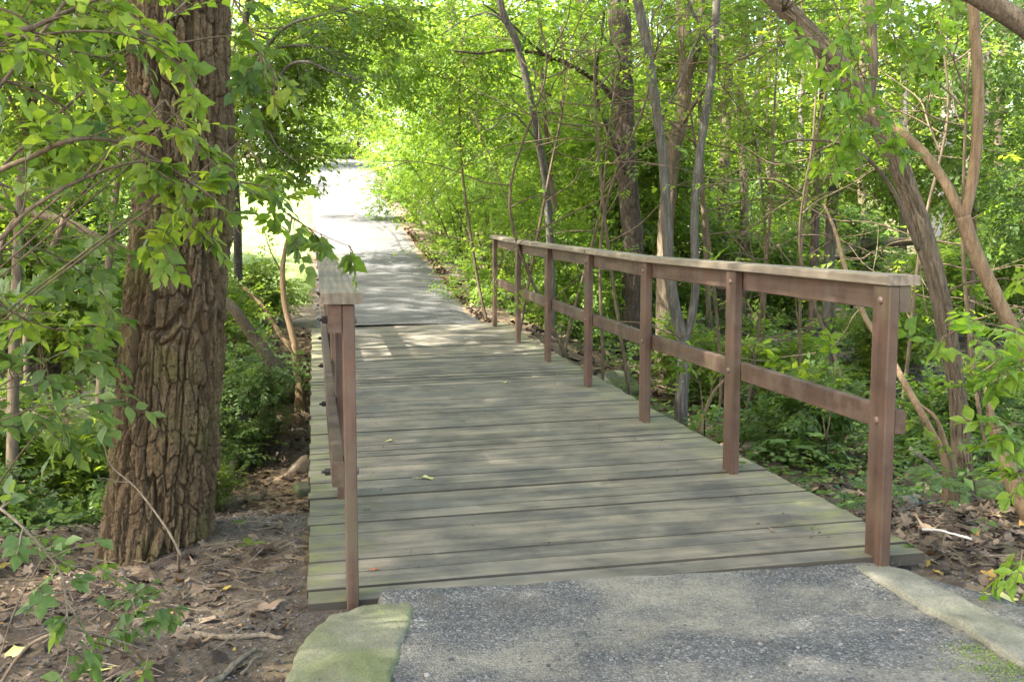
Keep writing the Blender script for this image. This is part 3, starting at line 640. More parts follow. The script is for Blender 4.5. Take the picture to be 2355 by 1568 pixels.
def tree(name, label, cat, base, pts, radii, mat, group=None, leafm=None, crownspec=None, branches=(), **kw):
    """pts are (px,py,Y) photo positions with a distance, listed from the foot up, or world points"""
    W = [at(*p) if kw.get('px', True) else np.array(p, float) for p in pts]; kw.pop('px', None)
    if base: W = [np.array([W[0][0], W[0][1], gz(W[0][0], W[0][1])-.08])]+(W[1:] if base == 2 else W)
    tall = kw.pop('tall', None); tall = (crownspec is None and screen(W[-1])[1] < -5) if tall is None else tall
    if tall:
        e = norm(W[-1]-W[-2]); W = W+[W[-1]+e*.9+UP*.5, W[-1]+e*1.5+UP*1.6]; rl = radii[-1][1] if np.ndim(radii[-1]) else radii[-1]
        if not np.ndim(radii[-1]): radii = list(radii)+[rl*.8, rl*.45]
    root = empty(name, W[0]); o = W[0]; tag(root, label, cat, group)
    if tall:
        tb = MB(); lb = MB(); top = W[-1]-o; R3 = np.array([1.5, 1.5, .8]); cc = top+UP*.5; crown(lb, None, [(cc, R3)], 110, .55, 9, .13, clumps=10, clump=.4)
        for k in range(7): q = ball(1, cc, R3)[0]; tb.tube(smooth_path([top*.98+(W[-2]-o)*.02, (top+q)/2+rng.normal(0, .1, 3), q], 4), np.linspace(.018, .005, 9), 5)
        lb.build('crown', leafm or M['leaf'], root); tb.build('branch', mat, root)
    sh = [p-o for p in W]
    trunk_mesh('trunk', sh, radii, mat, root, **kw)
    for (bp, r0, r1, nsec, sec, leaf) in branches:
        wb = MB(); lb = MB(); B = [at(*p)-o for p in bp]
        grow_branch(wb, lb if nsec else None, B, r0, r1, nsec, sec, leaf)
        b = wb.build('branch', M['twig'] if r0 < .014 else mat, root)
        if nsec: lb.build('foliage', leafm or M['leaf'], b)
    if crownspec:
        lb = MB(); tb = MB(); blobs, per, Ls, nl, leaf = crownspec[:5]
        crown(lb, tb, [(np.array(c)-o, r) for c, r in blobs], per, Ls, nl, leaf)
        lb.build('crown', leafm or M['leaf'], root)
        # limbs that carry the crown
        top = sh[-1]; wb = MB()
        for c, r in blobs:
            c = np.array(c)-o; s = sh[-1]*.45+sh[-2]*.55
            wb.tube(smooth_path([s, (s+c)/2+rng.normal(0, .25, 3), c], 5), np.linspace(radii[-1] if np.ndim(radii[-1]) == 0 else radii[-1][1], .012, 11)*.6, 6)
            for k in range(6):
                e = ball(1, c, np.asarray(r)*.9)[0]; wb.tube(smooth_path([c*.6+s*.4, (c+e)/2, e], 3), np.linspace(.014, .004, 7), 4)
        wb.build('branch', mat, root); 
    return root

# ---- the big furrowed tree on the left
BIG = [(357, 1330, 4.60), (362, 1250, 4.60), (376, 1100, 4.60), (391, 900, 4.60), (405, 700, 4.60), (420, 500, 4.6), (421, 300, 4.6), (414, 100, 4.6), (404, -150, 4.6), (398, -600, 4.7), (380, -1500, 4.8), (350, -3000, 5.0)]
bw = [at(*p) for p in BIG]
tree('big_tree', 'thick tree with deeply furrowed brown bark left of the footbridge', 'tree', 0, BIG,
     [(0, .226), (.25, .216), (.6, .214), (1.0, .209), (1.35, .203), (1.75, .199), (2.5, .196), (4.5, .19), (9, .12)], M['bark_big'],
     ns=420, nr=760, ridge=.046, cell=(.04, .26), flare=.14, seed=3, zfine=3.0, leafm=M['leaf'],
     crownspec=([((-2.0, 3.2, 8.2), (3.0, 2.8, 1.6)), ((-4.6, .6, 7.6), (2.8, 2.6, 1.4)), ((-5.2, 4.8, 7.8), (2.6, 2.6, 1.5)), ((-1.6, -1.4, 8.4), (2.8, 2.4, 1.3)), ((-3.4, 8.0, 8.0), (2.4, 2.2, 1.4))], 420, .8, 9, .17))

# ---- right-hand trees
tree('leaning_tree', 'leaning ridged grey-brown tree standing just beyond the near right railing post', 'tree', 1,
     [(2222, 1175, 6.0), (2212, 1040, 6.0), (2200, 900, 6.0), (2180, 780, 6.0), (2160, 670, 6.02), (2130, 560, 6.05), (2090, 440, 6.1), (2040, 325, 6.1), (1985, 235, 6.15), (1930, 155, 6.2), (1860, 75, 6.2), (1780, -5, 6.2), (1690, -90, 6.2), (1500, -260, 6.2)],
     [.058, .05, .048, .05, .054, .054, .052, .05, .047, .045, .043, .041, .04, .038, .036], M['bark_brown'], ns=130, nr=520, ridge=.014, cell=(.02, .35), flare=.15, seed=5,
     branches=[([(1995, 262, 6.12), (2008, 160, 6.1), (2003, 60, 6.1), (2000, -60, 6.1), (1996, -200, 6.1)], .028, .022, 0, 0, 0),
               ([(2112, 575, 6.0), (2070, 470, 5.9), (2030, 400, 5.85), (1985, 355, 5.8), (1920, 325, 5.8), (1830, 322, 5.8), (1790, 330, 5.8)], .014, .006, 5, .35, .055),
               ([(1935, 160, 6.1), (1860, 90, 6.0), (1800, 100, 5.9), (1740, 140, 5.9)], .012, .004, 5, .4, .055),
               ([(2165, 680, 6.0), (2230, 650, 5.95), (2320, 640, 5.9)], .008, .004, 2, .2, .05)])
tree('forked_tree', 'smooth tan tree forking into a V near the right edge', 'tree', 1,
     [(2420, 960, 5.4), (2380, 860, 5.4), (2328, 757, 5.4), (2287, 673, 5.4), (2240, 575, 5.4), (2214, 497, 5.4)],
     [.041, .039, .037, .036, .035, .037], M['bark_tan'], ns=48, nr=90, ridge=.002, cell=(.03, .2), flare=0, seed=8,
     branches=[([(2216, 505, 5.4), (2170, 420, 5.45), (2120, 350, 5.5), (2060, 300, 5.7), (2000, 262, 5.85)], .027, .023, 0, 0, 0),
               ([(2216, 505, 5.4), (2238, 400, 5.4), (2250, 280, 5.4), (2252, 160, 5.4), (2246, 60, 5.4), (2236, -40, 5.4), (2225, -200, 5.4)], .029, .026, 0, 0, 0)])
tree('overhead_limb_tree', 'thick bare grey-brown limb slanting across the top right corner', 'tree', 1,
     [(2730, 800, 4.9), (2690, 480, 4.75), (2600, 240, 4.6), (2480, 150, 4.6), (2360, 62, 4.6), (2290, 15, 4.6), (2225, -25, 4.6), (2100, -110, 4.6)], [.055, .052, .048, .046, .044, .04], M['bark_brown'], ns=40, nr=60, ridge=.003, cell=(.03, .15), flare=0, seed=9)
tree('young_tree', 'orange-brown slanting young trunk at the right edge, above the leaf litter', 'tree', 1,
     [(2372, 1195, 4.9), (2340, 1130, 4.9), (2310, 1060, 4.95), (2280, 960, 5.0), (2265, 890, 5.05)], [.05, .046, .042, .03, .02, .008], M['bark_tan'], ns=40, nr=70, ridge=.003, cell=(.02, .1), flare=.1, seed=12,
     branches=[([(2290, 985, 5.0), (2250, 900, 5.0), (2225, 850, 5.0)], .006, .003, 3, .18, .05)])
tree('slender_sapling', 'thin tan stem leaning left beside the leaning tree, behind the near right post', 'sapling', 1,
     [(2175, 1070, 5.7), (2130, 970, 5.75), (2080, 880, 5.9), (2030, 790, 6.2), (1990, 730, 6.5), (1945, 620, 7.0), (1920, 530, 7.2), (1895, 470, 7.4)], [.024, .02, .019, .018, .017, .016, .013, .008], M['bark_tan'], ns=14, nr=50, flare=.1, seed=14)
tree('slender_sapling', 'reddish-brown thin stem rooted against the foot of the leaning tree', 'sapling', 1,
     [(2195, 1190, 5.8), (2190, 1100, 5.8), (2170, 1010, 5.8), (2150, 960, 5.8), (2115, 930, 5.8)], [.028, .024, .02, .015, .008], M['bark_tan'], ns=14, nr=40, flare=.2, seed=15,
     branches=[([(2185, 1060, 5.8), (2150, 990, 5.75), (2110, 960, 5.7)], .005, .002, 3, .16, .055)])
tree('twin_stem_tree', 'smooth grey tree splitting into two tall bare stems behind the right railing', 'tree', 1,
     [(1565, 985, 10.1), (1568, 900, 10.1), (1572, 840, 10.1), (1572, 790, 10.1), (1550, 700, 10.1), (1538, 600, 10.1), (1532, 480, 10.1), (1524, 360, 10.1), (1508, 240, 10.1), (1488, 110, 10.1), (1466, 0, 10.1), (1440, -150, 10.1)],
     [.066, .06, .058, .054, .048, .044, .043, .042, .041, .04, .038, .036], M['bark_gray'], ns=48, nr=300, ridge=.004, cell=(.03, .06), flare=.25, seed=16, oval=.05,
     branches=[([(1572, 800, 10.1), (1592, 720, 10.1), (1600, 640, 10.1), (1598, 520, 10.1), (1604, 400, 10.15), (1622, 270, 10.2), (1640, 130, 10.2), (1648, 0, 10.2), (1655, -120, 10.2)], .042, .038, 0, 0, 0),
               ([(1640, 110, 10.2), (1600, 40, 10.1), (1575, -30, 10)], .02, .012, 3, .4, .06),
               ([(1515, 280, 10.1), (1560, 200, 10), (1600, 100, 9.9), (1660, 40, 9.8)], .014, .006, 6, .5, .06)])
tree('dark_tree', 'dark brown rough-barked tree standing beyond the middle of the right railing', 'tree', 1,
     [(1455, 560, 14), (1450, 500, 14), (1442, 400, 14), (1435, 300, 14), (1432, 200, 14), (1428, 100, 14), (1422, 0, 14), (1418, -120, 14)],
     [.14, .135, .13, .13, .135, .14, .14, .14, .13], M['bark_dark'], ns=70, nr=300, ridge=.02, cell=(.06, .3), flare=.15, seed=21,
     branches=[([(1408, 225, 13.6), (1380, 195, 13.4), (1340, 170, 13.1), (1290, 145, 12.8), (1240, 128, 12.6), (1160, 120, 12.4), (1100, 128, 12.2), (1040, 122, 12)], .038, .012, 9, .6, .07),
               ([(1440, 400, 13.8), (1400, 300, 13.3), (1370, 200, 13), (1385, 80, 12.8), (1395, -30, 12.6)], .026, .014, 7, .5, .07),
               ([(1270, 140, 12.7), (1220, 100, 12.5), (1180, 60, 12.3), (1110, 10, 12.2)], .018, .01, 6, .5, .07)])
tree('dark_tree', 'dark multi-stemmed tree with twisted limbs just right of the grey twin stems top', 'tree', 1,
     [(1530, 560, 13), (1538, 440, 13), (1550, 340, 13), (1570, 250, 13), (1577, 150, 13), (1572, 60, 13), (1570, -60, 13)], [.12, .1, .095, .09, .085, .085, .08], M['bark_brown'], ns=40, nr=160, ridge=.012, cell=(.05, .25), flare=.2, seed=23,
     branches=[([(1577, 190, 13), (1600, 120, 12.8), (1612, 40, 12.7), (1610, -60, 12.6)], .05, .04, 0, 0, 0), ([(1560, 300, 13), (1610, 220, 12.6), (1660, 160, 12.3), (1720, 130, 12), (1790, 90, 11.7)], .03, .01, 8, .6, .07)])
tree('leaning_sapling', 'thin knobbly grey trunk leaning left above the far end of the right railing', 'sapling', 1,
     [(1268, 620, 13.2), (1262, 500, 13.0), (1252, 400, 12.8), (1238, 320, 12.6), (1222, 240, 12.4), (1205, 160, 12.3), (1185, 90, 12.2), (1160, 40, 12.1), (1145, -20, 12.0), (1120, -110, 12)],
     [.055, .05, .046, .044, .042, .042, .04, .036, .034, .03], M['bark_gray'], ns=20, nr=100, ridge=.003, cell=(.03, .1), flare=.1, seed=25,
     branches=[([(1240, 330, 12.6), (1200, 280, 12.3), (1170, 262, 12.1), (1120, 300, 12), (1090, 262, 11.8)], .014, .005, 6, .45, .06), ([(1168, 55, 12.1), (1120, 30, 12), (1060, 50, 11.8), (1000, 90, 11.6)], .014, .005, 7, .5, .06)])
tree('sycamore', 'pale mottled sycamore trunk with peeling bark standing deep in the woods at right', 'tree', 1,
     [(2140, 620, 16), (2152, 500, 16), (2164, 370, 16), (2180, 270, 16), (2190, 190, 16), (2190, 110, 16), (2200, 20, 16), (2206, -90, 16)], [.12, .105, .1, .1, .11, .105, .105, .1], M['bark_mottled'], ns=30, nr=80, ridge=0, flare=.2, seed=27,
     branches=[([(2160, 470, 16), (2182, 400, 16), (2188, 320, 16), (2196, 240, 16)], .07, .05, 0, 0, 0)])

# distant thin trunks, individually
DT = [(1712, 470, 1702, 200, 1712, -40, 17, 10, 'bark_brown'), (1745, 420, 1741, 200, 1748, -40, 22, 7, 'bark_gray'), (1772, 500, 1762, 260, 1770, -40, 20, 6, 'bark_brown'),
      (1872, 600, 1880, 400, 1898, -40, 15, 10, 'bark_dark'), (1908, 600, 1918, 420, 1945, -40, 13, 13, 'bark_gray'), (1835, 560, 1842, 300, 1838, -40, 26, 8, 'bark_gray'),
      (1990, 590, 1975, 300, 1985, -40, 24, 9, 'bark_brown'), (2075, 600, 2080, 320, 2066, -40, 28, 9, 'bark_gray'), (2300, 600, 2296, 300, 2310, -40, 22, 10, 'bark_brown'), (2262, 560, 2268, 300, 2262, -40, 30, 8, 'bark_gray'),
      (1345, 560, 1352, 300, 1330, -40, 19, 13, 'bark_brown'), (1395, 560, 1400, 350, 1412, -40, 25, 10, 'bark_dark'), (1050, 380, 1046, 200, 1030, -40, 24, 12, 'bark_dark'), (1480, 540, 1500, 330, 1476, -40, 21, 9, 'bark_gray'), (1655, 560, 1668, 320, 1652, -40, 29, 9, 'bark_brown')]
ORD = ['leftmost', 'second from the left', 'third from the left', 'fourth from the left', 'fifth from the left', 'sixth from the left', 'seventh from the left', 'eighth from the left', 'ninth from the left', 'tenth from the left', 'eleventh from the left', 'twelfth from the left', 'thirteenth from the left', 'fourteenth from the left', 'rightmost', ]
def ordn(i, n): return 'rightmost' if i == n-1 and n > 1 else ORD[i]
DT.sort(key=lambda d: d[2])
for i, (a, b, c, d, e, f, Y, hw, mt) in enumerate(DT):
    col = {'bark_brown': 'brown', 'bark_gray': 'grey', 'bark_dark': 'dark'}[mt]
    tree('woodland_tree', '%s straight woodland trunk far behind the railing, %s of the distant trunks' % (col, ordn(i, len(DT))), 'tree', 1, [(a, b, Y), (c, d, Y), ((c+e)/2+6, (d+f)/2, Y), (e, f, Y), (e+(e-c)*.3, f-150, Y)],
         [hw/F_PX*Y*1.1, hw/F_PX*Y, hw/F_PX*Y*.9, hw/F_PX*Y*.85, hw/F_PX*Y*.8], M[mt], group='distant trunks in the right-hand woods', ns=14, nr=24, flare=.2, seed=30+i)

# added unseen trees; their high crowns are placed to shade the bridge and path
def added_shade_tree(i, x, y, h, crowns, per, leaf=.2, r0=.1):
    g = gz(x, y); root = empty('added_shade_tree', (x, y, g-.05)); tag(root, 'unseen tall tree added for shade, %s' % i, 'tree', 'unseen trees added to shade the bridge')
    f = np.array([x, y, g-.05]); lb = MB(); wb = MB()
    crown(lb, None, [(np.array(c)-f, np.array(r)) for c, r in crowns], per, .8, 9, leaf, clumps=14, clump=.4)
    lb.build('crown', M['leaf'], root); top = np.array([rng.normal(0, .3), rng.normal(0, .3), h])
    trunk_mesh('trunk', [np.zeros(3), top*.3+rng.normal(0, .05, 3), top*.65, top], [r0, r0*.9, r0*.75, r0*.5], M['bark_brown'], root, ns=24, nr=60, ridge=.006, cell=(.04, .2), flare=.3, seed=60+int(h*7))
    for c, r in crowns: wb.tube(smooth_path([top*.8, (top*.8+np.array(c)-f)/2+rng.normal(0, .2, 3), np.array(c)-f], 5), np.linspace(r0*.5, .02, 11), 6)
    wb.build('branch', M['bark_brown'], root)
CAN = [('standing left of the arching shrub, out of the picture', -5.2, 2.2, 8, [((-8, 0, 10.5), (3, 3, 1)), ((-7.2, 2.7, 9.9), (2.1, 2.1, .9)), ((-7.9, 1.5, 9.4), (1.6, 1.6, .7)), ((-10, 3.5, 10.5), (3, 3, 1)), ((-6, -3, 10.5), (3, 3, 1))]),
       ('among the left-hand woods behind the big trunk', -6.8, 9.2, 8, [((-9.5, 7.5, 10.5), (3, 3, 1)), ((-6.2, 5.0, 10.8), (3, 3, 1)), ((-10.5, 11, 10.5), (3, 2.6, 1)), ((-9.2, 14.2, 10.6), (2.6, 2.6, 1)), ((-8.2, 3.4, 10.6), (2.2, 2.2, .9)), ((-7.6, 10.2, 10.2), (2.4, 2.4, .9))]),
       ('behind the viewer on the left', -3.0, -3.0, 8, [((-3, -4.5, 10), (3, 3, 1)), ((-5, .5, 11), (2.6, 2.6, .9)), ((0, -1, 10.5), (2.8, 2.8, .9))]),
       ('right of the path beyond the bridge', 3.4, 17.5, 9, [((-2.5, 10, 10.8), (3, 2.8, 1)), ((1, 14, 10.5), (3.2, 3, 1)), ((-5.5, 12.5, 11), (2.6, 2.4, .9)), ((-1.2, 14.2, 8.4), (2.4, 2.2, .9)), ((-3.0, 17.2, 9.2), (2.4, 2.0, .9))]),
       ('in the right-hand woods beyond the leaning tree', 8.5, 10, 9, [((2.5, 4.5, 10.5), (3, 3, 1)), ((6, 9, 10.5), (3.2, 3, 1)), ((1.5, 8.5, 11), (2.8, 2.8, .9))])]
for c in CAN: added_shade_tree(*c, 500, .15)
# left side stems
tree('slender_tree', 'slim grey tree right of the big trunk, in front of the sunny lawn', 'tree', 1, [(548, 640, 12.5), (546, 520, 12), (541, 440, 11.5), (535, 330, 11), (545, 200, 10), (560, 80, 9.4), (580, -60, 9)], [.055, .05, .047, .043, .034, .027, .02], M['bark_gray'], ns=18, nr=60, seed=41,
     branches=[([(545, 250, 8.9), (590, 190, 8.6), (615, 110, 8.3), (660, 60, 8.1), (720, 40, 8), (800, 20, 7.9)], .022, .006, 9, .5, .06), ([(560, 300, 8.8), (620, 230, 8.4), (655, 160, 8.2), (700, 140, 8), (760, 160, 7.9), (860, 190, 7.8)], .02, .005, 10, .5, .06),
               ([(560, 360, 8.8), (610, 300, 8.5), (640, 340, 8.4), (690, 380, 8.2)], .014, .004, 7, .4, .06), ([(575, 130, 8.6), (640, 110, 8.4), (720, 105, 8.2), (800, 130, 8)], .014, .004, 9, .5, .06)], leafm=M['leaf_dark'])
tree('pale_stem_shrub', 'shrub with pale twisted bare stems between the big trunk and the left handrail', 'shrub', 1, [(690, 890, 11.3), (682, 840, 11.3), (675, 780, 11.3), (655, 700, 11.3), (650, 620, 11.3), (662, 540, 11.3), (672, 500, 11.3)], [.07, .045, .04, .032, .03, .022, .012], M['bark_tan'], ns=14, nr=60, seed=43, flare=.3,
     branches=[([(690, 830, 11.3), (640, 760, 11.3), (600, 700, 11.4), (560, 660, 11.4)], .03, .02, 3, .3, .05), ([(655, 640, 11.3), (620, 570, 11.3), (600, 500, 11.3)], .01, .004, 5, .35, .05)])
tree('slanting_trunk', 'grey slanting trunk running behind the big tree at the left', 'tree', 0, [(650, 870, 10.4), (580, 770, 10.2), (520, 695, 10), (400, 630, 10), (310, 588, 10), (220, 545, 10), (150, 510, 10), (70, 490, 10), (-60, 460, 10)], [.07, .058, .05, .048, .046, .043, .04, .037, .03], M['bark_brown'], ns=18, nr=60, seed=44, flare=0)
tree('curved_trunk', 'brown curved trunk rising from the shrubs at the left edge', 'tree', 1, [(60, 760, 8.8), (100, 620, 8.8), (150, 500, 8.8), (190, 380, 8.8), (230, 250, 8.8), (300, 120, 8.8), (380, -30, 8.8)], [.026, .025, .025, .025, .024, .022, .018], M['bark_brown'], ns=16, nr=60, seed=45, flare=.2,
     branches=[([(150, 500, 8.8), (220, 400, 6.3), (290, 300, 6.2), (360, 230, 6.1)], .014, .004, 6, .4, .055), ([(100, 620, 8.8), (40, 500, 6.3), (-10, 400, 6.2)], .014, .005, 5, .4, .055)], leafm=M['leaf_dark'])
tree('curved_trunk', 'short dark crooked trunk at the far left edge of the picture', 'tree', 1, [(-40, 900, 7.5), (-20, 700, 7.5), (5, 560, 7.5), (40, 500, 7.5), (100, 460, 7.5)], [.02, .022, .025, .022, .01], M['bark_brown'], ns=16, nr=50, seed=46, flare=.2)

# ------------------------------------------------------------------ shrubs
def shrub_meshes(h, r, per, leaf, nl=9, hi=False, blobs=5, Ls=.26, stems=7, low=.25, flat=1.0, droop=.15, seed=0, wid=1.0, clumps=9):
    lb = MB(); tb = MB(); B = []
    for i in range(blobs):
        a = i*2.4+rng.random(); d = r*.5*math.sqrt((i+.3)/blobs); z = h*(low+(1-low)*(.15+.7*((i*.618) % 1)))
        B.append(((d*math.cos(a), d*math.sin(a), z*.86), (r*.62, r*.62, h*.22)))
    crown(lb, tb, B, per//blobs, Ls, nl, leaf, hi, flat, droop, wid, clumps=clumps)
    for i in range(stems):
        a = i*6.28/stems+rng.random(); e = B[i % blobs][0]+rng.normal(0, .25, 3)*r; b = np.array([.07*math.cos(a), .07*math.sin(a), -.08])*(1+r*.3)
        m = (b*.4+np.array(e)*.6)*np.array([.7, .7, 1.05])+rng.normal(0, .05, 3)*r
        tb.tube(smooth_path([b, m, e], 5), np.linspace(.011, .003, 11)*(.6+.3*h), 5)
    return lb, tb
def shrub(name, label, x, y, h, r, per, leaf, mat, group=None, z=None, **kw):
    root = empty(name, (x, y, gz(x, y) if z is None else z), rng.random()*6.28); tag(root, label, 'shrub', group)
    lb, tb = shrub_meshes(h, r, per, leaf, **kw); lb.build('foliage', M[mat], root); tb.build('stems', M['twig'], root); return root
def copy_tree(o, parent=None):
    c = o.copy(); C.objects.link(c); c.parent = parent
    for ch in list(o.children): copy_tree(ch, c)
    return c

# hedge of bright bushes along the right side of the far path
HG = [(.85, 14.1, 2.1, .95, 'at the far end of the right railing'), (.1, 15.9, 2.7, 1.15, 'just past the far end of the bridge'), (-.35, 18.2, 3.0, 1.25, 'a few steps up the far path'),
      (-.95, 20.9, 3.3, 1.35, 'halfway up the shaded part of the far path'), (-1.6, 24.0, 3.5, 1.45, 'where the far path turns sunny'), (-2.5, 28.0, 3.8, 1.6, 'on the sunny rise of the path'), (-3.3, 33.5, 3.8, 1.6, 'near the top of the visible path'), (-4.2, 41, 4.2, 2.0, 'at the far end of the visible path')]
for i, (x, y, h, r, wh) in enumerate(HG):
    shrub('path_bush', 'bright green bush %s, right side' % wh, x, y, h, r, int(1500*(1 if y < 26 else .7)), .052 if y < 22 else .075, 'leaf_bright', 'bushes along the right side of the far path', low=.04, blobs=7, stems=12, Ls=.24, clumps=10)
shrub('path_bush', 'rounded bright bush closing off the very end of the visible path', -9.3, 62, 4.0, 2.8, 1500, .15, 'leaf_bright', 'bushes along the right side of the far path', low=.03, blobs=7, stems=8, Ls=.5)
# second row of taller saplings behind the hedge
SP = [(1.8, 16.5, 4.8, 1.5, 'dark'), (1.2, 19.5, 5.6, 1.7, ''), (.4, 23.5, 6.6, 2.0, ''), (-.6, 28.5, 7.8, 2.4, ''), (-1.8, 36, 9.5, 3.0, ''), (-3.5, 47, 12, 3.6, '')]
for i, (x, y, h, r, _) in enumerate(SP):
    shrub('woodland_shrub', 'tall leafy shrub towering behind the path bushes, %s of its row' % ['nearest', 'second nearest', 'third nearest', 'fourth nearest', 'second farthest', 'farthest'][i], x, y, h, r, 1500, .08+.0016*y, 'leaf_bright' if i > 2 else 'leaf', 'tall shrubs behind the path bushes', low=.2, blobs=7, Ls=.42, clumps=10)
# trees closing the view above the end of the path and the lawn
for i, (x, y, h, r, wh) in enumerate([(-10.5, 52, 13, 4.2, 'straight above the top of the path'), (-16, 47, 11, 4, 'beyond the lawn, right of the big trunk'), (-13, 36, 8, 2.8, 'at the back edge of the lawn'), (-8.6, 60, 14, 4, 'over the end of the path, most distant')]):
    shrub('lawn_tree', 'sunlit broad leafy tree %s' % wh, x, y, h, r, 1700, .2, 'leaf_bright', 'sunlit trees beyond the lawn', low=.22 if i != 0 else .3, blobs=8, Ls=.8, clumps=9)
# right woods: rows of shrubs from near to far
shrub('gully_shrub', 'leafy low shrub between the big trunk and the left handrail, beyond the fallen branch', -3.35, 9.6, 1.1, .55, 500, .055, 'leaf_blue', 'shrubs left of the left handrail', low=.1, blobs=4, Ls=.2)
shrub('gully_shrub', 'leafy shrub close beside the middle of the left handrail', -2.75, 10.4, 1.5, .7, 800, .055, 'leaf_blue', 'shrubs left of the left handrail', low=.05, blobs=5, Ls=.22)
shrub('gully_shrub', 'rounded green shrub behind the pale twisted stems', -3.5, 11.6, 1.7, .8, 900, .06, 'leaf', 'shrubs left of the left handrail', low=.05, blobs=5, Ls=.24)
shrub('gully_shrub', 'low green shrub at the far end of the left handrail beside the lawn', -3.1, 13.3, 1.0, .65, 650, .055, 'leaf', 'shrubs left of the left handrail', low=.05, blobs=4, Ls=.2)
masters = []
for k in range(5):
    o = shrub('understory_shrub', 'x', 0, 0, [1.0, 1.6, 2.4, 3.2, 4.2][k], [.6, .8, 1.0, 1.25, 1.6][k], [650, 900, 1200, 1500, 1700][k], [.062, .066, .075, .085, .1][k], ['leaf_dark', 'leaf', 'leaf', 'leaf_dark', 'leaf'][k], z=0, low=.1, flat=2.2, blobs=[4, 5, 6, 7, 7][k], Ls=[.2, .26, .3, .36, .42][k], clumps=9)
    masters.append(o)
masters.append(shrub('understory_tree', 'x', 0, 0, 13, 3.8, 3200, .19, 'leaf', z=0, low=.12, blobs=9, Ls=.75, clumps=11))
used = [False]*6
def place(k, x, y, sc, label, group, mat=None):
    o = masters[k] if not used[k] else copy_tree(masters[k]); used[k] = True
    o.location = (x, y, gz(x, y)-.03); o.rotation_euler = (0, 0, rng.random()*6.28); o.scale = (sc, sc, sc*rng.uniform(.9, 1.1)); tag(o, label, 'shrub', group); return o
ROWS = [('low leafy shrub', 'just outside the right railing', 0, 9.3, [(2.6, .9), (3.7, 1.0), (4.9, 1.0), (6.0, 1.0)], 'low shrubs outside the right railing'),
        ('knee-high shrub', 'on the gully bank beyond the right railing', 1, 12.5, [(1.9, .8), (3.0, .9), (4.2, 1.0), (5.5, .9), (6.8, 1.0)], 'shrubs on the right gully bank'),
        ('rounded shrub', 'in the second row of the right-hand woods', 2, 16.5, [(2.6, 1), (4.2, .95), (5.8, .9), (7.4, .9), (9.2, 1)], 'second row of woodland shrubs'),
        ('tall thin-stemmed shrub', 'in the third row of the right-hand woods', 3, 21, [(2.2, 1.1), (4.3, 1), (6.4, .9), (8.6, .9), (10.8, 1)], 'third row of woodland shrubs'),
        ('tall leafy understory tree', 'in the fourth row of the right-hand woods', 4, 27, [(2.5, 1.3), (5.3, 1.2), (8.3, 1.1), (11.3, 1.2), (14.5, 1.3)], 'fourth row of woodland shrubs'),
        ('high leafy understory tree', 'at the back of the right-hand woods', 4, 37, [(1.5, 2.0), (5.5, 1.9), (10, 1.8), (14.5, 1.9), (19.5, 2)], 'back row of woodland trees'),
        ('tall distant tree', 'closing the view behind the right-hand woods', 5, 50, [(-1, 1.0), (4.5, 1.1), (10, 1.0), (15.5, 1.1), (21, 1.0), (27, 1.1)], 'distant trees behind the right-hand woods')]
for (desc, wh, k, Y, spots, grp) in ROWS:
    for i, (x, sc) in enumerate(spots):
        place(k, x+rng.normal(0, .2), Y+rng.normal(0, .6), sc, '%s %s, %s' % (desc, wh, ordn(i, len(spots))), grp)
# left woods
ROWS = [('small leafy shrub', 'low on the slope left of the big trunk foot', 0, 6.4, [(-3.9, .9), (-3.2, .75), (-2.65, .6)], 'low shrubs left of the big trunk'),
        ('leafy shrub', 'behind the big trunk on the left gully bank', 1, 7.8, [(-4.0, 1.0), (-3.1, .8), (-2.45, .5)], 'shrubs behind the big trunk'),
        ('dense shrub', 'in the second row of the left-hand woods', 2, 11, [(-6.2, 1.1), (-4.9, 1.0), (-3.3, .5)], 'second row of shrubs at the left'),
        ('tall dense shrub', 'in the third row of the left-hand woods', 3, 13.5, [(-8.2, 1.1), (-6.4, 1.1), (-5.3, .8)], 'third row of shrubs at the left'),
        ('high leafy tree', 'at the back of the left-hand woods', 4, 19, [(-12.5, 1.3), (-9.8, 1.3), (-7.6, 1.2)], 'back row of trees at the left'),
        ('very high leafy tree', 'beyond the lawn behind the left-hand woods', 4, 33, [(-25, 2.3), (-20, 2.2), (-15.5, 2.2)], 'farthest trees at the left')]
for (desc, wh, k, Y, spots, grp) in ROWS:
    for i, (x, sc) in enumerate(spots):
        place(k, x+rng.normal(0, .1), Y+rng.normal(0, .4), sc, '%s %s, %s' % (desc, wh, ['leftmost', 'middle one', 'rightmost'][i]), grp)

# overhanging leafy boughs seen high in the picture: saplings whose stems stand between the shrubs
def bough_tree(label, group, foot, top, blobs, per, leaf, mat, Ls=.4, r0=.04):
    f = np.array([foot[0], foot[1], gz(*foot)-.05]); root = empty('understory_tree', f); tag(root, label, 'tree', group)
    lb = MB(); tb = MB(); wb = MB(); BL = [(at(*b[:3])-f, np.array(b[3])) for b in blobs]
    crown(lb, tb, BL, per, Ls, 9, leaf, clumps=10, droop=.25)
    t = np.array(top)-f; wb.tube(smooth_path([np.zeros(3), t*.5+rng.normal(0, .1, 3), t], 6), np.linspace(r0, r0*.5, 13), 10)
    wb.build('trunk', M['bark_brown'], root)
    for c, r in BL:
        s = t*rng.uniform(.6, .95); tb.tube(smooth_path([s, (s+c)/2+rng.normal(0, .12, 3)+UP*.15, c], 5), np.linspace(r0*.4, .005, 11), 6)
        for k in range(9):
            e = ball(1, c, r*.95)[0]; q = c*.55+s*.45 if k % 2 else c*.8+s*.2
            tb.tube(smooth_path([q, (q+e)/2+rng.normal(0, .08, 3), e], 3), np.linspace(.006, .0022, 7)*(1+leaf*3), 4)
    lb.build('crown', M[mat], root); tb.build('branch', M['twig'], root)
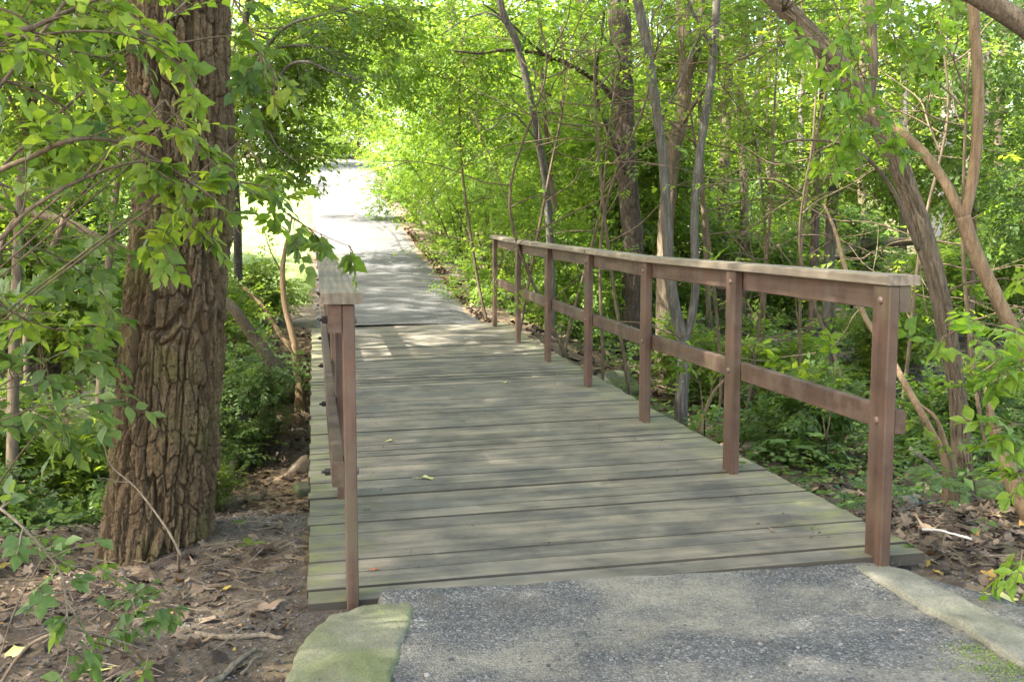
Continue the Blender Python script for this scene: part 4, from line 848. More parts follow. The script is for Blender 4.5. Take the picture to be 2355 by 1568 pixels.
bough_tree('understory tree with dark leaves hanging over the left side of the bridge', None, (-3.6, 9.0), (-3.0, 9.0, 3.6), [(650, 120, 8.6, (.7, .6, .45)), (780, 60, 8.8, (.6, .6, .35)), (600, 270, 8.8, (.45, .5, .4)), (860, 30, 9, (.5, .5, .25)), (690, 330, 9.2, (.25, .4, .3)), (580, 350, 9, (.4, .5, .35)), (560, 180, 8.6, (.4, .5, .5)), (660, 210, 9, (.45, .5, .4)), (800, 130, 8.8, (.4, .5, .3))], 120, .058, 'leaf', .3)
bough_tree('understory tree leafing out above the shaded end of the far path', None, (-5.6, 20.0), (-5.0, 20, 6.0), [(760, 90, 18, (1.2, 1, .8)), (900, 40, 19, (1.3, 1, .8)), (850, 170, 20, (1.1, 1, .6)), (620, 150, 19, (1.0, 1, .9)), (740, 240, 20, (.8, 1, .5)), (860, 270, 24, (1, 1, .6)), (720, 320, 27, (.8, 1, .5)), (780, 180, 26, (1.6, 1, 1)), (650, 40, 22, (1.6, 1, 1))], 190, .09, 'leaf', .45)
bough_tree('understory tree spreading above the far end of the right railing', None, (.9, 12.0+3), (.3, 14.5, 5.2), [(1010, 120, 13.5, (1.0, .9, .6)), (1150, 60, 13, (1.0, .9, .6)), (1290, 110, 13, (.9, .9, .6)), (1100, 240, 13.5, (.8, .8, .6)), (1000, 260, 15, (.8, .8, .5)), (1230, 330, 14.5, (.8, .8, .6)), (930, 170, 14, (.7, .8, .5))], 260, .062, 'leaf_bright', .34)
bough_tree('understory tree behind the grey twin stems, its leaves over the railing middle', None, (2.9, 15.5), (2.6, 15, 5.6), [(1480, 120, 15, (1, .9, .7)), (1350, 260, 15, (1, .9, .7)), (1640, 170, 14.5, (1, .9, .7)), (1500, 330, 16, (1, .9, .7)), (1760, 60, 15, (1, .9, .6)), (1600, 20, 15, (1, .9, .5))], 270, .068, 'leaf', .36)
bough_tree('understory tree with layered leaves above the near right post', None, (5.4, 12.5), (5.0, 12, 4.5), [(1850, 230, 11.5, (.9, .8, .5)), (2000, 80, 11.5, (.9, .8, .5)), (2130, 330, 12.5, (.9, .8, .6)), (1780, 380, 13, (.9, .8, .5)), (2050, 430, 12.5, (.9, .8, .4)), (1700, 30, 12.5, (.9, .8, .5))], 260, .068, 'leaf', .32)
bough_tree('understory tree filling the top right behind the forked trunk', None, (6.6, 11.0), (6.0, 11, 4.5), [(2300, 110, 10.5, (.8, .8, .5)), (2250, 300, 11.5, (.8, .8, .5)), (2350, 430, 11, (.7, .8, .5)), (2180, 30, 12, (.8, .8, .5))], 270, .066, 'leaf_dark', .32)
bough_tree('understory tree with fine leaves high behind the big furrowed trunk', None, (-3.2, 6.6), (-2.9, 6.8, 3.2), [(150, 120, 6.6, (.7, .6, .4)), (300, 40, 7, (.5, .6, .4)), (80, 300, 6.8, (.5, .5, .4)), (250, 330, 7.2, (.6, .5, .4)), (20, 20, 6.4, (.5, .5, .4))], 230, .052, 'leaf', .24)

# thin, mostly bare understory saplings whose twigs criss-cross the woods
TS = [(1120, 560, 14, 1075, 30), (1190, 560, 12.4, 1290, 60), (1330, 640, 11.5, 1240, 40), (1385, 620, 11, 1500, 20), (1290, 600, 12, 1420, 150), (1480, 650, 10.5, 1370, 90), (1640, 640, 10.8, 1560, 60), (1700, 640, 11, 1790, 40),
      (1760, 640, 12, 1660, 120), (1850, 640, 11, 1960, 30), (1960, 640, 10, 1880, 130), (2060, 640, 9.5, 2160, 40), (2330, 640, 8.5, 2230, 120)]
for i, (px0, py0, Y, px1, py1) in enumerate(TS):
    B = at(px0, py0, Y); B[2] = gz(B[0], B[1])-.05; E_ = at(px1, py1, Y-.6); m = (B+E_)/2+np.array([rng.normal(0, .22), 0, .1]); root = empty('thin_sapling', B)
    tag(root, 'thin dark sapling with criss-crossing bare twigs seen above the right handrail, %s' % (ORD[i] if i < 12 else 'rightmost'), 'sapling', 'thin bare saplings in the right-hand woods')
    wb = MB(); lb = MB(); P = smooth_path(np.array([B, B*.7+m*.3+rng.normal(0, .06, 3), m, m*.4+E_*.6+rng.normal(0, .1, 3), E_])-B, 6); wb.tube(P, np.linspace(.022, .008, len(P)), 8)
    for k in range(9):
        q = P[int(len(P)*rng.uniform(.3, .95))]; d = norm(np.array([rng.normal(0, 1), rng.normal(0, .5), rng.uniform(-.15, .8)])); ln = rng.uniform(.6, 1.7); Q = [q]
        for j in range(5): d = norm(d+rng.normal(0, .22, 3)); Q.append(Q[-1]+d*ln/5)
        Q = smooth_path(Q, 4); wb.tube(Q, np.linspace(.0085, .003, len(Q)), 5)
        for z in range(3):
            e = Q[int(len(Q)*rng.uniform(.3, .95))]; d2 = norm(d+rng.normal(0, .6, 3)); wb.tube(smooth_path([e, e+d2*ln*.2+rng.normal(0, .03, 3), e+d2*ln*.4], 3), np.linspace(.0045, .002, 7), 4)
            sprays(lb, None, np.array([e+d2*ln*.35]), d2[None], np.array([.28]), 7, .07)
    wb.build('stems', M['twig'], root); lb.build('foliage', M['leaf'], root)

# ------------------------------------------------------------------ near foliage with shaped leaves
def near_plant(name, label, cat, foot, branches, leafm, leaf=.06, sec=.22, nsec=9, r=.008, group=None, wid=1.0, nl=5, sub=2, hi=True, droop=.2, barkm='twig'):
    f = np.array(foot, float); root = empty(name, f); tag(root, label, cat, group)
    wb = MB(); lb = MB()
    for b in branches:
        ns = nsec; rr = r
        if isinstance(b, tuple): b, rr, ns = b
        b0 = at(*b[0])-f
        if np.linalg.norm(b0) > .02: wb.tube(smooth_path([np.array([0, 0, -.04]), b0*.5+np.array([0, 0, .06*np.linalg.norm(b0)]), b0], 6), np.linspace(rr*1.5, rr, 13), 7)
        grow_branch(wb, lb, [at(*p)-f for p in b], rr, rr*.25, ns, sec, leaf, nl=nl, hi=hi, wid=wid, sub=sub, droop=droop, start=.12)
    wb.build('stems', M[barkm], root); lb.build('foliage', leafm, root); return root
near_plant('arching_shrub', 'large arching shrub reaching across the big trunk from the left edge', 'shrub', (-2.6, 2.9, gz(-2.6, 2.9)), [
    ([(-500, 600, 2.8), (-200, 480, 2.8), (60, 368, 2.85), (160, 326, 2.85), (240, 322, 2.9), (330, 352, 2.95), (420, 405, 3.0), (500, 460, 3.05), (560, 540, 3.1)], .009, 9),
    ([(-500, 600, 2.8), (-200, 590, 2.8), (-30, 560, 2.8), (60, 480, 2.8), (130, 432, 2.8), (220, 392, 2.85), (310, 368, 2.9), (380, 370, 2.95), (440, 400, 3.0)], .008, 6),
    ([(-500, 400, 2.6), (-150, 200, 2.6), (0, 98, 2.6), (90, 65, 2.65), (150, 35, 2.7), (240, 0, 2.75), (330, -30, 2.8)], .011, 7),
    ([(-200, 250, 2.8), (0, 100, 2.8), (90, 80, 2.8), (200, 68, 2.85), (300, 80, 2.9), (380, 120, 2.95), (440, 180, 3.0), (480, 260, 3.05)], .005, 7),
    ([(-150, 160, 3.0), (60, 110, 3.0), (180, 170, 3.1), (300, 200, 3.15), (380, 270, 3.2), (450, 300, 3.2)], .004, 5),
    ([(200, -60, 3.1), (300, 60, 3.1), (400, 100, 3.15), (520, 90, 3.2), (600, 130, 3.25), (640, 200, 3.3)], .005, 7),
    ([(380, 230, 3.1), (450, 330, 3.1), (520, 400, 3.15), (600, 450, 3.2), (660, 480, 3.25)], .003, 7),
    ([(420, 405, 3.0), (430, 500, 3.0), (425, 560, 3.0), (400, 640, 3.0)], .0025, 3),
    ([(330, 352, 2.95), (340, 440, 2.95), (350, 500, 3.0), (370, 540, 3.0)], .0025, 4),
    ([(420, 250, 3.1), (400, 330, 3.0), (430, 420, 3.0), (450, 470, 3.0)], .0022, 5),
    ([(560, 320, 3.5), (600, 380, 3.5), (640, 470, 3.5), (700, 520, 3.5), (760, 550, 3.5), (815, 572, 3.5)], .003, 7),
    ([(-300, 700, 3.0), (-60, 660, 3.0), (30, 720, 3.1), (130, 760, 3.2), (210, 745, 3.3)], .005, 8)], M['leaf'], leaf=.047, sec=.16, wid=1.15)
near_plant('arching_shrub', 'leafy arching stems over the top left corner in front of the woods', 'shrub', (-3.4, 3.9, gz(-3.4, 3.9)), [
    ([(-400, 300, 3.9), (-100, 180, 3.9), (60, 200, 4), (180, 260, 4.1), (270, 300, 4.2)], .008, 10), ([(-300, 0, 3.8), (0, 20, 3.8), (120, 100, 3.9), (260, 140, 4)], .007, 10),
    ([(-300, 500, 4), (-50, 420, 4), (90, 470, 4.1), (200, 540, 4.2), (270, 580, 4.2)], .007, 9), ([(-200, 640, 3.9), (40, 570, 4.0), (150, 600, 4.1), (240, 680, 4.2)], .006, 8),
    ([(-200, -80, 4), (100, -40, 4), (220, 20, 4.1), (330, 60, 4.1)], .006, 10), ([(500, -60, 4.2), (560, 40, 4.2), (600, 130, 4.2), (570, 220, 4.2)], .005, 8)], M['leaf_dark'], leaf=.055, sec=.28, wid=1.1)
near_plant('low_shrub', 'bluish green low shrub growing left of the big trunk foot', 'shrub', (-2.45, 4.5, gz(-2.45, 4.5)), [
    ([(-160, 1000, 4.3), (-20, 900, 4.2), (120, 820, 4.2), (230, 790, 4.2)], .005, 9), ([(-160, 1000, 4.3), (0, 820, 4.3), (60, 700, 4.4), (150, 640, 4.4)], .005, 8), ([(-160, 1000, 4.3), (-40, 760, 4.1), (20, 680, 4.0)], .005, 8),
    ([(-120, 1010, 4.0), (20, 960, 3.9), (130, 930, 3.9), (220, 960, 3.9)], .004, 8), ([(180, 900, 4.6), (250, 820, 4.6), (270, 740, 4.7)], .003, 5)], M['leaf_blue'], leaf=.07, sec=.24, wid=1.1)
near_plant('sapling', 'sparse bending sapling with pale stem in the lower left foreground', 'sapling', (-1.52, 2.95, gz(-1.52, 2.95)), [
    ([(-60, 1130, 2.75), (30, 1190, 2.7), (100, 1260, 2.68), (142, 1320, 2.65), (152, 1380, 2.62), (158, 1460, 2.6), (150, 1540, 2.6)], .0045, 13), ([(157, 1440, 2.6), (250, 1465, 2.72), (320, 1485, 2.8), (370, 1500, 2.85)], .004, 1),
    ([(105, 1270, 2.7), (170, 1300, 2.75), (230, 1290, 2.8), (290, 1280, 2.85)], .0018, 3)], M['leaf_blue'], leaf=.043, sec=.1, wid=1.25, nl=4, sub=1, barkm='log_pale')
near_plant('seedling_patch', 'bright green seedlings beside the lower left sapling', 'plant', (-1.05, 3.1, gz(-1.05, 3.1)), [
    ([(230, 1440, 3.05), (300, 1400, 3.05), (360, 1390, 3.05), (420, 1410, 3.05)], .002, 6), ([(250, 1450, 3.05), (280, 1380, 3.1), (330, 1370, 3.1)], .002, 5), ([(200, 1470, 2.95), (260, 1450, 2.95), (320, 1440, 2.95)], .002, 5)], M['leaf_blue'], leaf=.036, sec=.09, wid=1.05, nl=5, sub=1)
near_plant('bending_twig', 'long pale leaning twig crossing in front of the big trunk foot', 'twig', atz(410, 1290, -.06), [([(415, 1275, 3.8), (380, 1210, 3.85), (310, 1120, 3.9), (255, 1070, 3.95), (228, 1000, 4.0), (180, 930, 4.0)], .005, 2)], M['leaf_blue'], leaf=.045, sec=.12, nl=3, sub=0, barkm='log_pale')
near_plant('bright_shrub', 'pale yellow-green drooping leaves at the right edge below the forked tree', 'shrub', (2.35, 4.2, gz(2.35, 4.2)), [
    ([(2500, 950, 4.0), (2400, 800, 4.0), (2330, 760, 4.0), (2260, 745, 4.0), (2190, 765, 4.0), (2140, 800, 4.0)], .005, 10), ([(2500, 1000, 4), (2400, 880, 3.9), (2340, 850, 3.9), (2280, 880, 3.9)], .005, 8), ([(2480, 1100, 4), (2380, 990, 3.9), (2310, 980, 3.9), (2270, 1030, 3.9)], .004, 8),
    ([(2500, 1200, 3.9), (2400, 1080, 3.8), (2340, 1100, 3.8)], .004, 6), ([(2480, 1400, 3.6), (2400, 1290, 3.6), (2350, 1270, 3.6), (2310, 1330, 3.6)], .003, 6), ([(2520, 700, 4.3), (2420, 600, 4.3), (2350, 640, 4.3)], .004, 6)], M['leaf_bright'], leaf=.058, sec=.17, wid=1.0, nl=5, sub=1)
near_plant('bough', 'drooping leafy vine hanging from the leaning tree at upper right', 'bough', at(1800, 10, 6.15), [  # drooping leafy twigs of the leaning tree, built as a separate object
    ([(1900, -60, 5.0), (1935, 60, 5.0), (1985, 180, 5.0), (2020, 260, 5.0)], .004, 8), ([(1800, -60, 5.0), (1860, 100, 5.0), (1930, 220, 5.0), (1960, 300, 5.0)], .003, 7), ([(2000, 240, 5.3), (1940, 330, 5.2), (1900, 380, 5.2)], .003, 6), ([(1990, 260, 5.3), (2050, 300, 5.2), (2070, 360, 5.2)], .003, 5),
    ([(2080, -60, 4.8), (2040, 40, 4.8), (2080, 120, 4.8)], .003, 6), ([(2200, -60, 5), (2160, 60, 5), (2130, 160, 5)], .003, 6)], M['leaf_bright'], leaf=.06, sec=.2, wid=1.0)
near_plant('understory_plant', 'leafy stems reaching over the middle rail left of the second nearest right post', 'plant', atz(1620, 1000, -.5), [
    ([(1620, 960, 7.4), (1650, 860, 7.4), (1700, 800, 7.4), (1760, 790, 7.4)], .004, 7), ([(1620, 960, 7.4), (1600, 850, 7.4), (1560, 800, 7.4)], .004, 6)], M['leaf'], leaf=.065, sec=.25, wid=1.1)
near_plant('understory_plant', 'leafy stems spreading below the top rail between the two nearest right posts', 'plant', atz(1900, 1030, -.35), [
    ([(1900, 1010, 6.6), (1880, 900, 6.6), (1830, 850, 6.6), (1780, 860, 6.6)], .004, 7), ([(1900, 1010, 6.6), (1920, 880, 6.6), (1900, 780, 6.6)], .004, 6)], M['leaf'], leaf=.065, sec=.25, wid=1.1)

# ------------------------------------------------------------------ ground cover, litter, gravel
def on_bridge(x, y, m=.03):
    lx, ly = to_local(x, y); return (np.abs(lx) < 1.19+m) & (ly > -.02) & (ly < DECK_L+.02)
def on_far_path(x, y): return (y > 12.6) & (np.abs(x-path_x(y)) < 1.06)
def on_near_path(x, y, m=0):
    lx, ly = to_local(x, y); return (ly <= 0.0) & (lx > -.9+m) & (lx < 1.18-.62*ly-m)
def undergrowth():
    mb = MB()
    def patch(n, x0, x1, y0, y1, hmax, leaf, size, dens_seed, cond=None):
        x = rng.uniform(x0, x1, n); y = rng.uniform(y0, y1, n)
        k = ~((x > -3.0) & (x < -1.1) & (y > 5.4) & (y < 11) & (rng.random(n) < .85)) & ~on_bridge(x, y, .12) & ~(on_far_path(x, y)) & ~on_near_path(x, y, -.5) & (vnoise(x*.9, y*.9, 0, dens_seed)+.35*vnoise(x*3, y*3, 0, 4) > -.25)
        if cond is not None: k &= cond(x, y)
        x, y = x[k], y[k]; n = len(x); z = ground(x, y); h = hmax*rng.uniform(.25, 1, n)
        O = np.stack([x, y, z+h], -1); D = rng.normal(0, 1, (n, 3)); D[:, 2] = rng.uniform(-.1, .35, n)
        sprays(mb, None, O, D, np.full(n, size)*rng.uniform(.6, 1.2, n), 6, leaf, False, 1.6, .1, 1.1)
    R_ = lambda x, y: (to_local(x, y)[0] > 1.75+.5*vnoise(x*1.5, y*1.5, 0, 3))
    patch(2600, 1.5, 8, 4.6, 10, .32, .058, .2, 1, R_); patch(5200, 0.6, 12, 9, 17, .38, .066, .24, 2, R_)
    patch(7500, 0, 22, 16, 34, .5, .1, .36, 3); patch(4500, -2, 45, 32, 75, .9, .2, .7, 4)
    Lc = lambda x, y: (to_local(x, y)[0] < -1.9) & (x < -1.3)
    patch(900, -5.5, -1.6, 7.6, 12, .28, .055, .2, 5, Lc); patch(1000, -7, -2.6, 10.5, 14.5, .35, .06, .24, 6, Lc); patch(700, -5, -2.1, 5.2, 7.6, .2, .05, .16, 7, lambda x, y: Lc(x, y) & (x < -2.4))
    patch(900, -5, -1.9, 5.0, 6.6, .22, .05, .15, 12, lambda x, y: Lc(x, y) & ((x < -2.2) | (y > 5.6))); patch(160, -4, -2.0, 4.2, 5.2, .12, .04, .1, 13, Lc)
    patch(2500, -22, -8, 15, 40, .6, .12, .4, 8)
    patch(1500, -3.2, 1.6, 13.4, 26, .45, .05, .2, 9, lambda x, y: (x-path_x(y) > 1.2) & (x-path_x(y) < 2.3))
    return mb.build('undergrowth', M['leaf_blue'])
tag(undergrowth(), 'low green leafy ground plants covering the forest floor', 'undergrowth', kind='stuff')

def leaf_shape(n=14, lob=.3, seed=0):
    r = np.random.default_rng(seed); th = np.linspace(0, 2*np.pi, n, endpoint=False); rad = .5*(1+lob*np.cos(5*th)+.12*r.normal(0, 1, n)); rad[0] *= 1.25
    return np.stack([rad*np.cos(th), rad*np.sin(th)*.8, np.zeros(n)], -1)
SHAPES = [leaf_shape(12, .28, 1), leaf_shape(12, .05, 2), leaf_shape(14, .35, 3), leaf_shape(9, .1, 4)]
def scatter_dead(mb, x, y, size, lift=.012, curl=.6, lo=False, amax=1.0, amin=0.0):
    n = len(x); z = ground(x, y); grp = rng.integers(0, 4, n)
    for g in range(4):
        k = grp == g; m = int(k.sum())
        if m == 0: continue
        S = SHAPES[g] if not lo else leaf_shape(6, .1, g); ns = len(S)
        a = rng.uniform(0, 6.28, m); tilt = rng.normal(0, .32, (m, 2)); s = size*rng.uniform(.5, 1.25, m)
        X = S[None, :, 0]*s[:, None]; Y = S[None, :, 1]*s[:, None]*rng.uniform(.6, 1.1, (m, 1)); c1 = rng.uniform(-.2, 1, m)*curl; c2 = rng.normal(0, .4, m)*curl
        Z = (c1[:, None]*Y**2+c2[:, None]*X**2)/s[:, None]*1.6+.05*s[:, None]*rng.normal(0, 1, (m, ns))
        Xr = X*np.cos(a)[:, None]-Y*np.sin(a)[:, None]; Yr = X*np.sin(a)[:, None]+Y*np.cos(a)[:, None]; Zr = Z+tilt[:, :1]*Xr+tilt[:, 1:]*Yr
        ring = np.stack([Xr, Yr, Zr], -1); cen = np.zeros((m, 1, 3)); V = np.concatenate([ring, cen], 1)
        V[..., 0] += x[k][:, None]; V[..., 1] += y[k][:, None]; V[..., 2] += (z[k]+lift*rng.uniform(.3, 1.6, m)*size/.07)[:, None]
        j = np.arange(ns); T = np.stack([j, (j+1) % ns, np.full(ns, ns)], -1)[None]+(np.arange(m)*(ns+1))[:, None, None]
        mb.add(V.reshape(-1, 3), None, T.reshape(-1, 3), attr=np.repeat(amin+(amax-amin)*rng.random(m), ns+1))
def litter():
    mb = MB()
    def reg(n, x0, x1, y0, y1, size, cond, lo=False, amax=1.0):
        x = rng.uniform(x0, x1, n); y = rng.uniform(y0, y1, n); k = cond(x, y) & ~on_bridge(x, y, .02) & ~on_far_path(x, y) & ~on_near_path(x, y); scatter_dead(mb, x[k], y[k], size, lo=lo, amax=amax)
    lxy = to_local
    reg(9000, 1.2, 5.5, 3.0, 7.5, .062, lambda x, y: lxy(x, y)[0] > 1.16)
    reg(4500, .2, 6.5, 7.0, 14, .1, lambda x, y: lxy(x, y)[0] > 1.1, True)
    reg(5500, 0, 16, 13, 30, .15, lambda x, y: lxy(x, y)[0] > 1.1, True)
    reg(3600, -4.5, -1.0, 2.4, 6.5, .052, lambda x, y: (lxy(x, y)[0] < -1.2) & (vnoise(x*1.8, y*1.8, 0, 31)+.9*sstep(-1.5, -2.4, x)-.9*sstep(.2, .5, rng.random(len(x)))*(x > -1.8) > .1))
    reg(6500, -7, -1.2, 5.2, 13, .065, lambda x, y: (lxy(x, y)[0] < -1.2) & (lxy(x, y)[1] > 1.2))
    reg(160, -1.9, -.5, 2.4, 3.9, .055, lambda x, y: (lxy(x, y)[0] < -1.1) & (x < -.75))
    # crumbs of broken leaf on the dirt
    x = rng.uniform(-2.6, -.55, 5000); y = rng.uniform(2.3, 6.2, 5000); k = (lxy(x, y)[0] < -1.2) | ((lxy(x, y)[1] < 0) & (x < -.72)); scatter_dead(mb, x[k], y[k], .02, lift=.004, lo=True)
    x = rng.uniform(1.3, 4.2, 3500); y = rng.uniform(2.3, 6, 3500); k = (lxy(x, y)[0] > 1.2) & ~on_near_path(x, y); scatter_dead(mb, x[k], y[k], .025, lift=.004, lo=True)
    # thin rim of litter along the far path and the deck edge
    y = rng.uniform(13.2, 26, 1500); x = path_x(y)+1.06+np.abs(rng.normal(0, .12, 1500)); scatter_dead(mb, x, y, .07, lo=True)
    return mb.build('leaf_litter', M['litter'])
tag(litter(), 'brown dead leaves strewn over the banks and forest floor', 'leaf litter', kind='stuff')

ICO_V = None
def pebble_field(name, pts, sizes, mat, label, cat, flat=.6):
    bmv = np.array([(0, 0, 1), (.89, 0, .45), (.28, .85, .45), (-.72, .53, .45), (-.72, -.53, .45), (.28, -.85, .45), (.72, .53, -.45), (-.28, .85, -.45), (-.89, 0, -.45), (-.28, -.85, -.45), (.72, -.53, -.45), (0, 0, -1)])
    F = np.array([(0, 1, 2), (0, 2, 3), (0, 3, 4), (0, 4, 5), (0, 5, 1), (1, 6, 2), (2, 7, 3), (3, 8, 4), (4, 9, 5), (5, 10, 1), (6, 7, 2), (7, 8, 3), (8, 9, 4), (9, 10, 5), (10, 6, 1), (11, 7, 6), (11, 8, 7), (11, 9, 8), (11, 10, 9), (11, 6, 10)])
    n = len(pts); a = rng.uniform(0, 6.28, n); V = bmv[None]*sizes[:, None, None]*(1+rng.normal(0, .16, (n, 12, 1)))*np.stack([rng.uniform(.7, 1.3, n), rng.uniform(.6, 1, n), np.full(n, flat)*rng.uniform(.6, 1.2, n)], -1)[:, None]
    Xr = V[..., 0]*np.cos(a)[:, None]-V[..., 1]*np.sin(a)[:, None]; Yr = V[..., 0]*np.sin(a)[:, None]+V[..., 1]*np.cos(a)[:, None]
    V = np.stack([Xr, Yr, V[..., 2]], -1)+pts[:, None]; T = F[None]+(np.arange(n)*12)[:, None, None]
    mb = MB(); mb.add(V.reshape(-1, 3), None, T.reshape(-1, 3), attr=np.repeat(rng.random(n), 12)); return tag(mb.build(name, mat), label, cat, kind='stuff')
def near_z(x, y): return .024*np.exp(to_local(x, y)[1]/.12)-.038+.018*fbm(x*1.6, y*1.6, 0, 3, 8)+.006*fbm(x*9, y*9, 0, 3, 4)
n = 15000; x = rng.uniform(-1.0, 3.2, n); y = rng.uniform(2.2, 4.6, n); k = on_near_path(x, y, .02) & (vnoise(x*2.2, y*2.2, 0, 55)+.4*vnoise(x*7, y*7, 0, 5)+.5*rng.random(n)-.55*(y > 3.4) > -.1); x, y = x[k], y[k]
s = .002+.0075*rng.random(len(x))**5
P1 = np.stack([x, y, near_z(x, y)+s*.25], -1)
n = 9000; x = rng.uniform(-2.2, -.5, n); y = rng.uniform(2.3, 5.2, n); lx, ly = to_local(x, y); k = (lx < -1.2) & (x > -1.9) | ((ly < -.02) & (lx < -.8) & (x > -1.6)); x, y = x[k], y[k]; s2 = .002+.006*rng.random(len(x))**3; P2 = np.stack([x, y, ground(x, y)+s2*.3], -1)
n = 3500; x = rng.uniform(1.5, 4.0, n); y = rng.uniform(2.2, 4.2, n); lx, ly = to_local(x, y); k = ~on_near_path(x, y) & (lx < 1.9-.62*ly) & (ly < 0); x, y = x[k], y[k]; s3 = .004+.008*rng.random(len(x))**2; P3 = np.stack([x, y, ground(x, y)+s3*.3], -1)
pebble_field('gravel', np.vstack([P1, P2, P3]), np.concatenate([s, s2, s3]), M['gravel'], 'loose grey gravel chips on the asphalt and bare dirt', 'gravel')

def grass():
    mb = MB()
    def blades(x, y, z, h):
        n = len(x); P = np.stack([x, y, z], -1); D = norm(np.stack([rng.normal(0, .35, n), rng.normal(0, .35, n), np.ones(n)], -1)); S = norm(np.cross(D, rng.normal(0, 1, (n, 3)))); w_ = (h*.06)[:, None]
        V = np.stack([P-S*w_, P+S*w_, P+D*h[:, None]], 1); mb.add(V.reshape(-1, 3), None, np.arange(n*3).reshape(-1, 3), attr=np.repeat(rng.random(n), 3))
    n = 14000; y = 15+rng.random(n)**1.6*20; x = path_x(y)-1.15-rng.random(n)*5; blades(x, y, ground(x, y, False)+.04, .05+.05*rng.random(n))
    return mb.build('lawn_grass', M['grass'])
tag(grass(), 'short sunlit grass blades growing on the lawn', 'grass', kind='stuff')

def moss():
    mb = MB(); out = []
    for (px, py, rx, ry) in [(2075, 1340, .05, .09), (2045, 1318, .03, .05), (2250, 1485, .09, .06), (2330, 1510, .16, .05), (2300, 1530, .12, .04), (2345, 1462, .08, .04), (2370, 1560, .12, .05)]:
        c = atz(px, py, -.03); n = 260; x = c[0]+rng.normal(0, rx*.6, n); y = c[1]+rng.normal(0, ry*.6, n); out.append(np.stack([x, y, near_z(x, y)+.004], -1))
    P = np.vstack(out); n = len(P); D = rng.normal(0, 1, (n, 3)); D[:, 2] = .5
    emit_leaves(mb, P, D, UP[None]+rng.normal(0, .3, (n, 3)), np.full(n, .008), False, 1.6)
    return mb.build('moss', M['grass'])
tag(moss(), 'yellow-green moss tufts along the right edge of the near asphalt', 'moss', kind='stuff')

# ------------------------------------------------------------------ stones
def slab(label, outline, ztop, mat, thick=.14, dome=.02, seed=0):
    O = smooth_path(np.array([atz(px, py, ztop)[:2] for px, py in outline]+[atz(*outline[0], ztop)[:2]]), 8)[:-1]; c = O.mean(0); root = np.array([c[0], c[1], ztop]); n = len(O)
    mb = MB(); rings = []; K = 14
    for k in range(K+1):
        f = k/K; P = c+(O-c)*f; e = .02*fbm(O[:, 0]*12, O[:, 1]*12, 0, 4, seed)[:, None]*norm(O-c)*f; P = P+e
        z = ztop+dome*(1-f**3)-.006*(f > .97)+.010*fbm(P[:, 0]*5, P[:, 1]*5, 0, 4, seed)+.004*vnoise(P[:, 0]*25, P[:, 1]*25, 0, seed); rings.append(np.column_stack([P, z]))
    last = rings[-1].copy(); P = last.copy(); P[:, :2] += norm(O-c)*.004; P[:, 2] -= .012; rings.append(P); P = P.copy(); P[:, 2] = ztop-thick; rings.append(P)
    V = np.vstack(rings)-root; i = np.arange(1, len(rings)-1)[:, None]; j = np.arange(n)[None]; j2 = (j+1) % n
    q = np.stack([i*n+j, i*n+j2, (i+1)*n+j2, (i+1)*n+j], -1).reshape(-1, 4); jj = np.arange(n); V = np.vstack([V, np.mean(rings[0], 0)-root]); t = np.stack([n+(jj+1) % n, n+jj, np.full(n, len(V)-1)], -1)
    A = np.cross(np.append(O[1]-O[0], 0), np.append(c-O[0], 0))[2]
    if A > 0: q = q[:, ::-1]; t = t[:, ::-1]
    mb.add(V, q[:, ::-1], t[:, ::-1], smooth=True); o = mb.build('flat_stone', mat); o.location = tuple(root); return tag(o, label, 'stone')
slab('broad flat stone with green moss at the left corner of the deck', [(722, 1438), (770, 1408), (835, 1391), (900, 1385), (945, 1385), (951, 1405), (938, 1440), (930, 1462), (915, 1500), (905, 1540), (893, 1600), (870, 1700), (610, 1720), (640, 1620), (668, 1530), (690, 1475)], -.034, M['slab'], seed=3, dome=.008)
slab('long narrow pale kerb stone running from the near right post to the right', [(1953, 1296), (1975, 1290), (2030, 1293), (2085, 1305), (2140, 1335), (2200, 1366), (2270, 1402), (2350, 1440), (2450, 1490), (2470, 1560), (2380, 1535), (2290, 1485), (2215, 1437), (2130, 1395), (2060, 1355), (2000, 1320)], -.02, M['slab_pale'], seed=5, dome=.006)
def rock(label, px, py, Y, r, mat='rock', sq=(1, .8, .7), seed=0, group=None, name='rock', P=None):
    c = atg(px, py); r = r*min(1.35, c[1]/Y); nu, nv = 36, 22; u = np.linspace(0, 2*np.pi, nu, endpoint=False)[None]; v = np.linspace(0, np.pi, nv)[:, None]
    d = np.stack([np.sin(v)*np.cos(u), np.sin(v)*np.sin(u), np.cos(v)*np.ones_like(u)], -1); k = 1+.28*fbm(d[..., 0]*1.6+seed*7, d[..., 1]*1.6, d[..., 2]*1.6, 4, seed)
    for pl in range(7):
        a = norm(np.random.default_rng(seed*10+pl).normal(0, 1, 3)); dd = (d@a); k = np.where(dd > .55, np.minimum(k, .55*1.3/np.maximum(dd, .01)), k)
    k = k+.05*fbm(d[..., 0]*6, d[..., 1]*6, d[..., 2]*6, 3, seed); V = d*k[..., None]*r*np.array(sq); i = np.arange(nv-1)[:, None]; j = np.arange(nu)[None]; q = np.stack([i*nu+j, (i+1)*nu+j, (i+1)*nu+(j+1) % nu, i*nu+(j+1) % nu], -1).reshape(-1, 4)
    mb = MB(); mb.add(V.reshape(-1, 3), q, smooth=True); o = mb.build(name, M[mat]); g = gz(c[0], c[1]); o.location = (c[0], c[1], g+r*sq[2]*.12); o.rotation_euler = (0, 0, seed); return tag(o, label, 'rock', group)
rock('large mossy grey boulder seen under the middle rail beside the near right post', 1830, 985, 8.2, .32, sq=(1.2, .8, .7), seed=1)
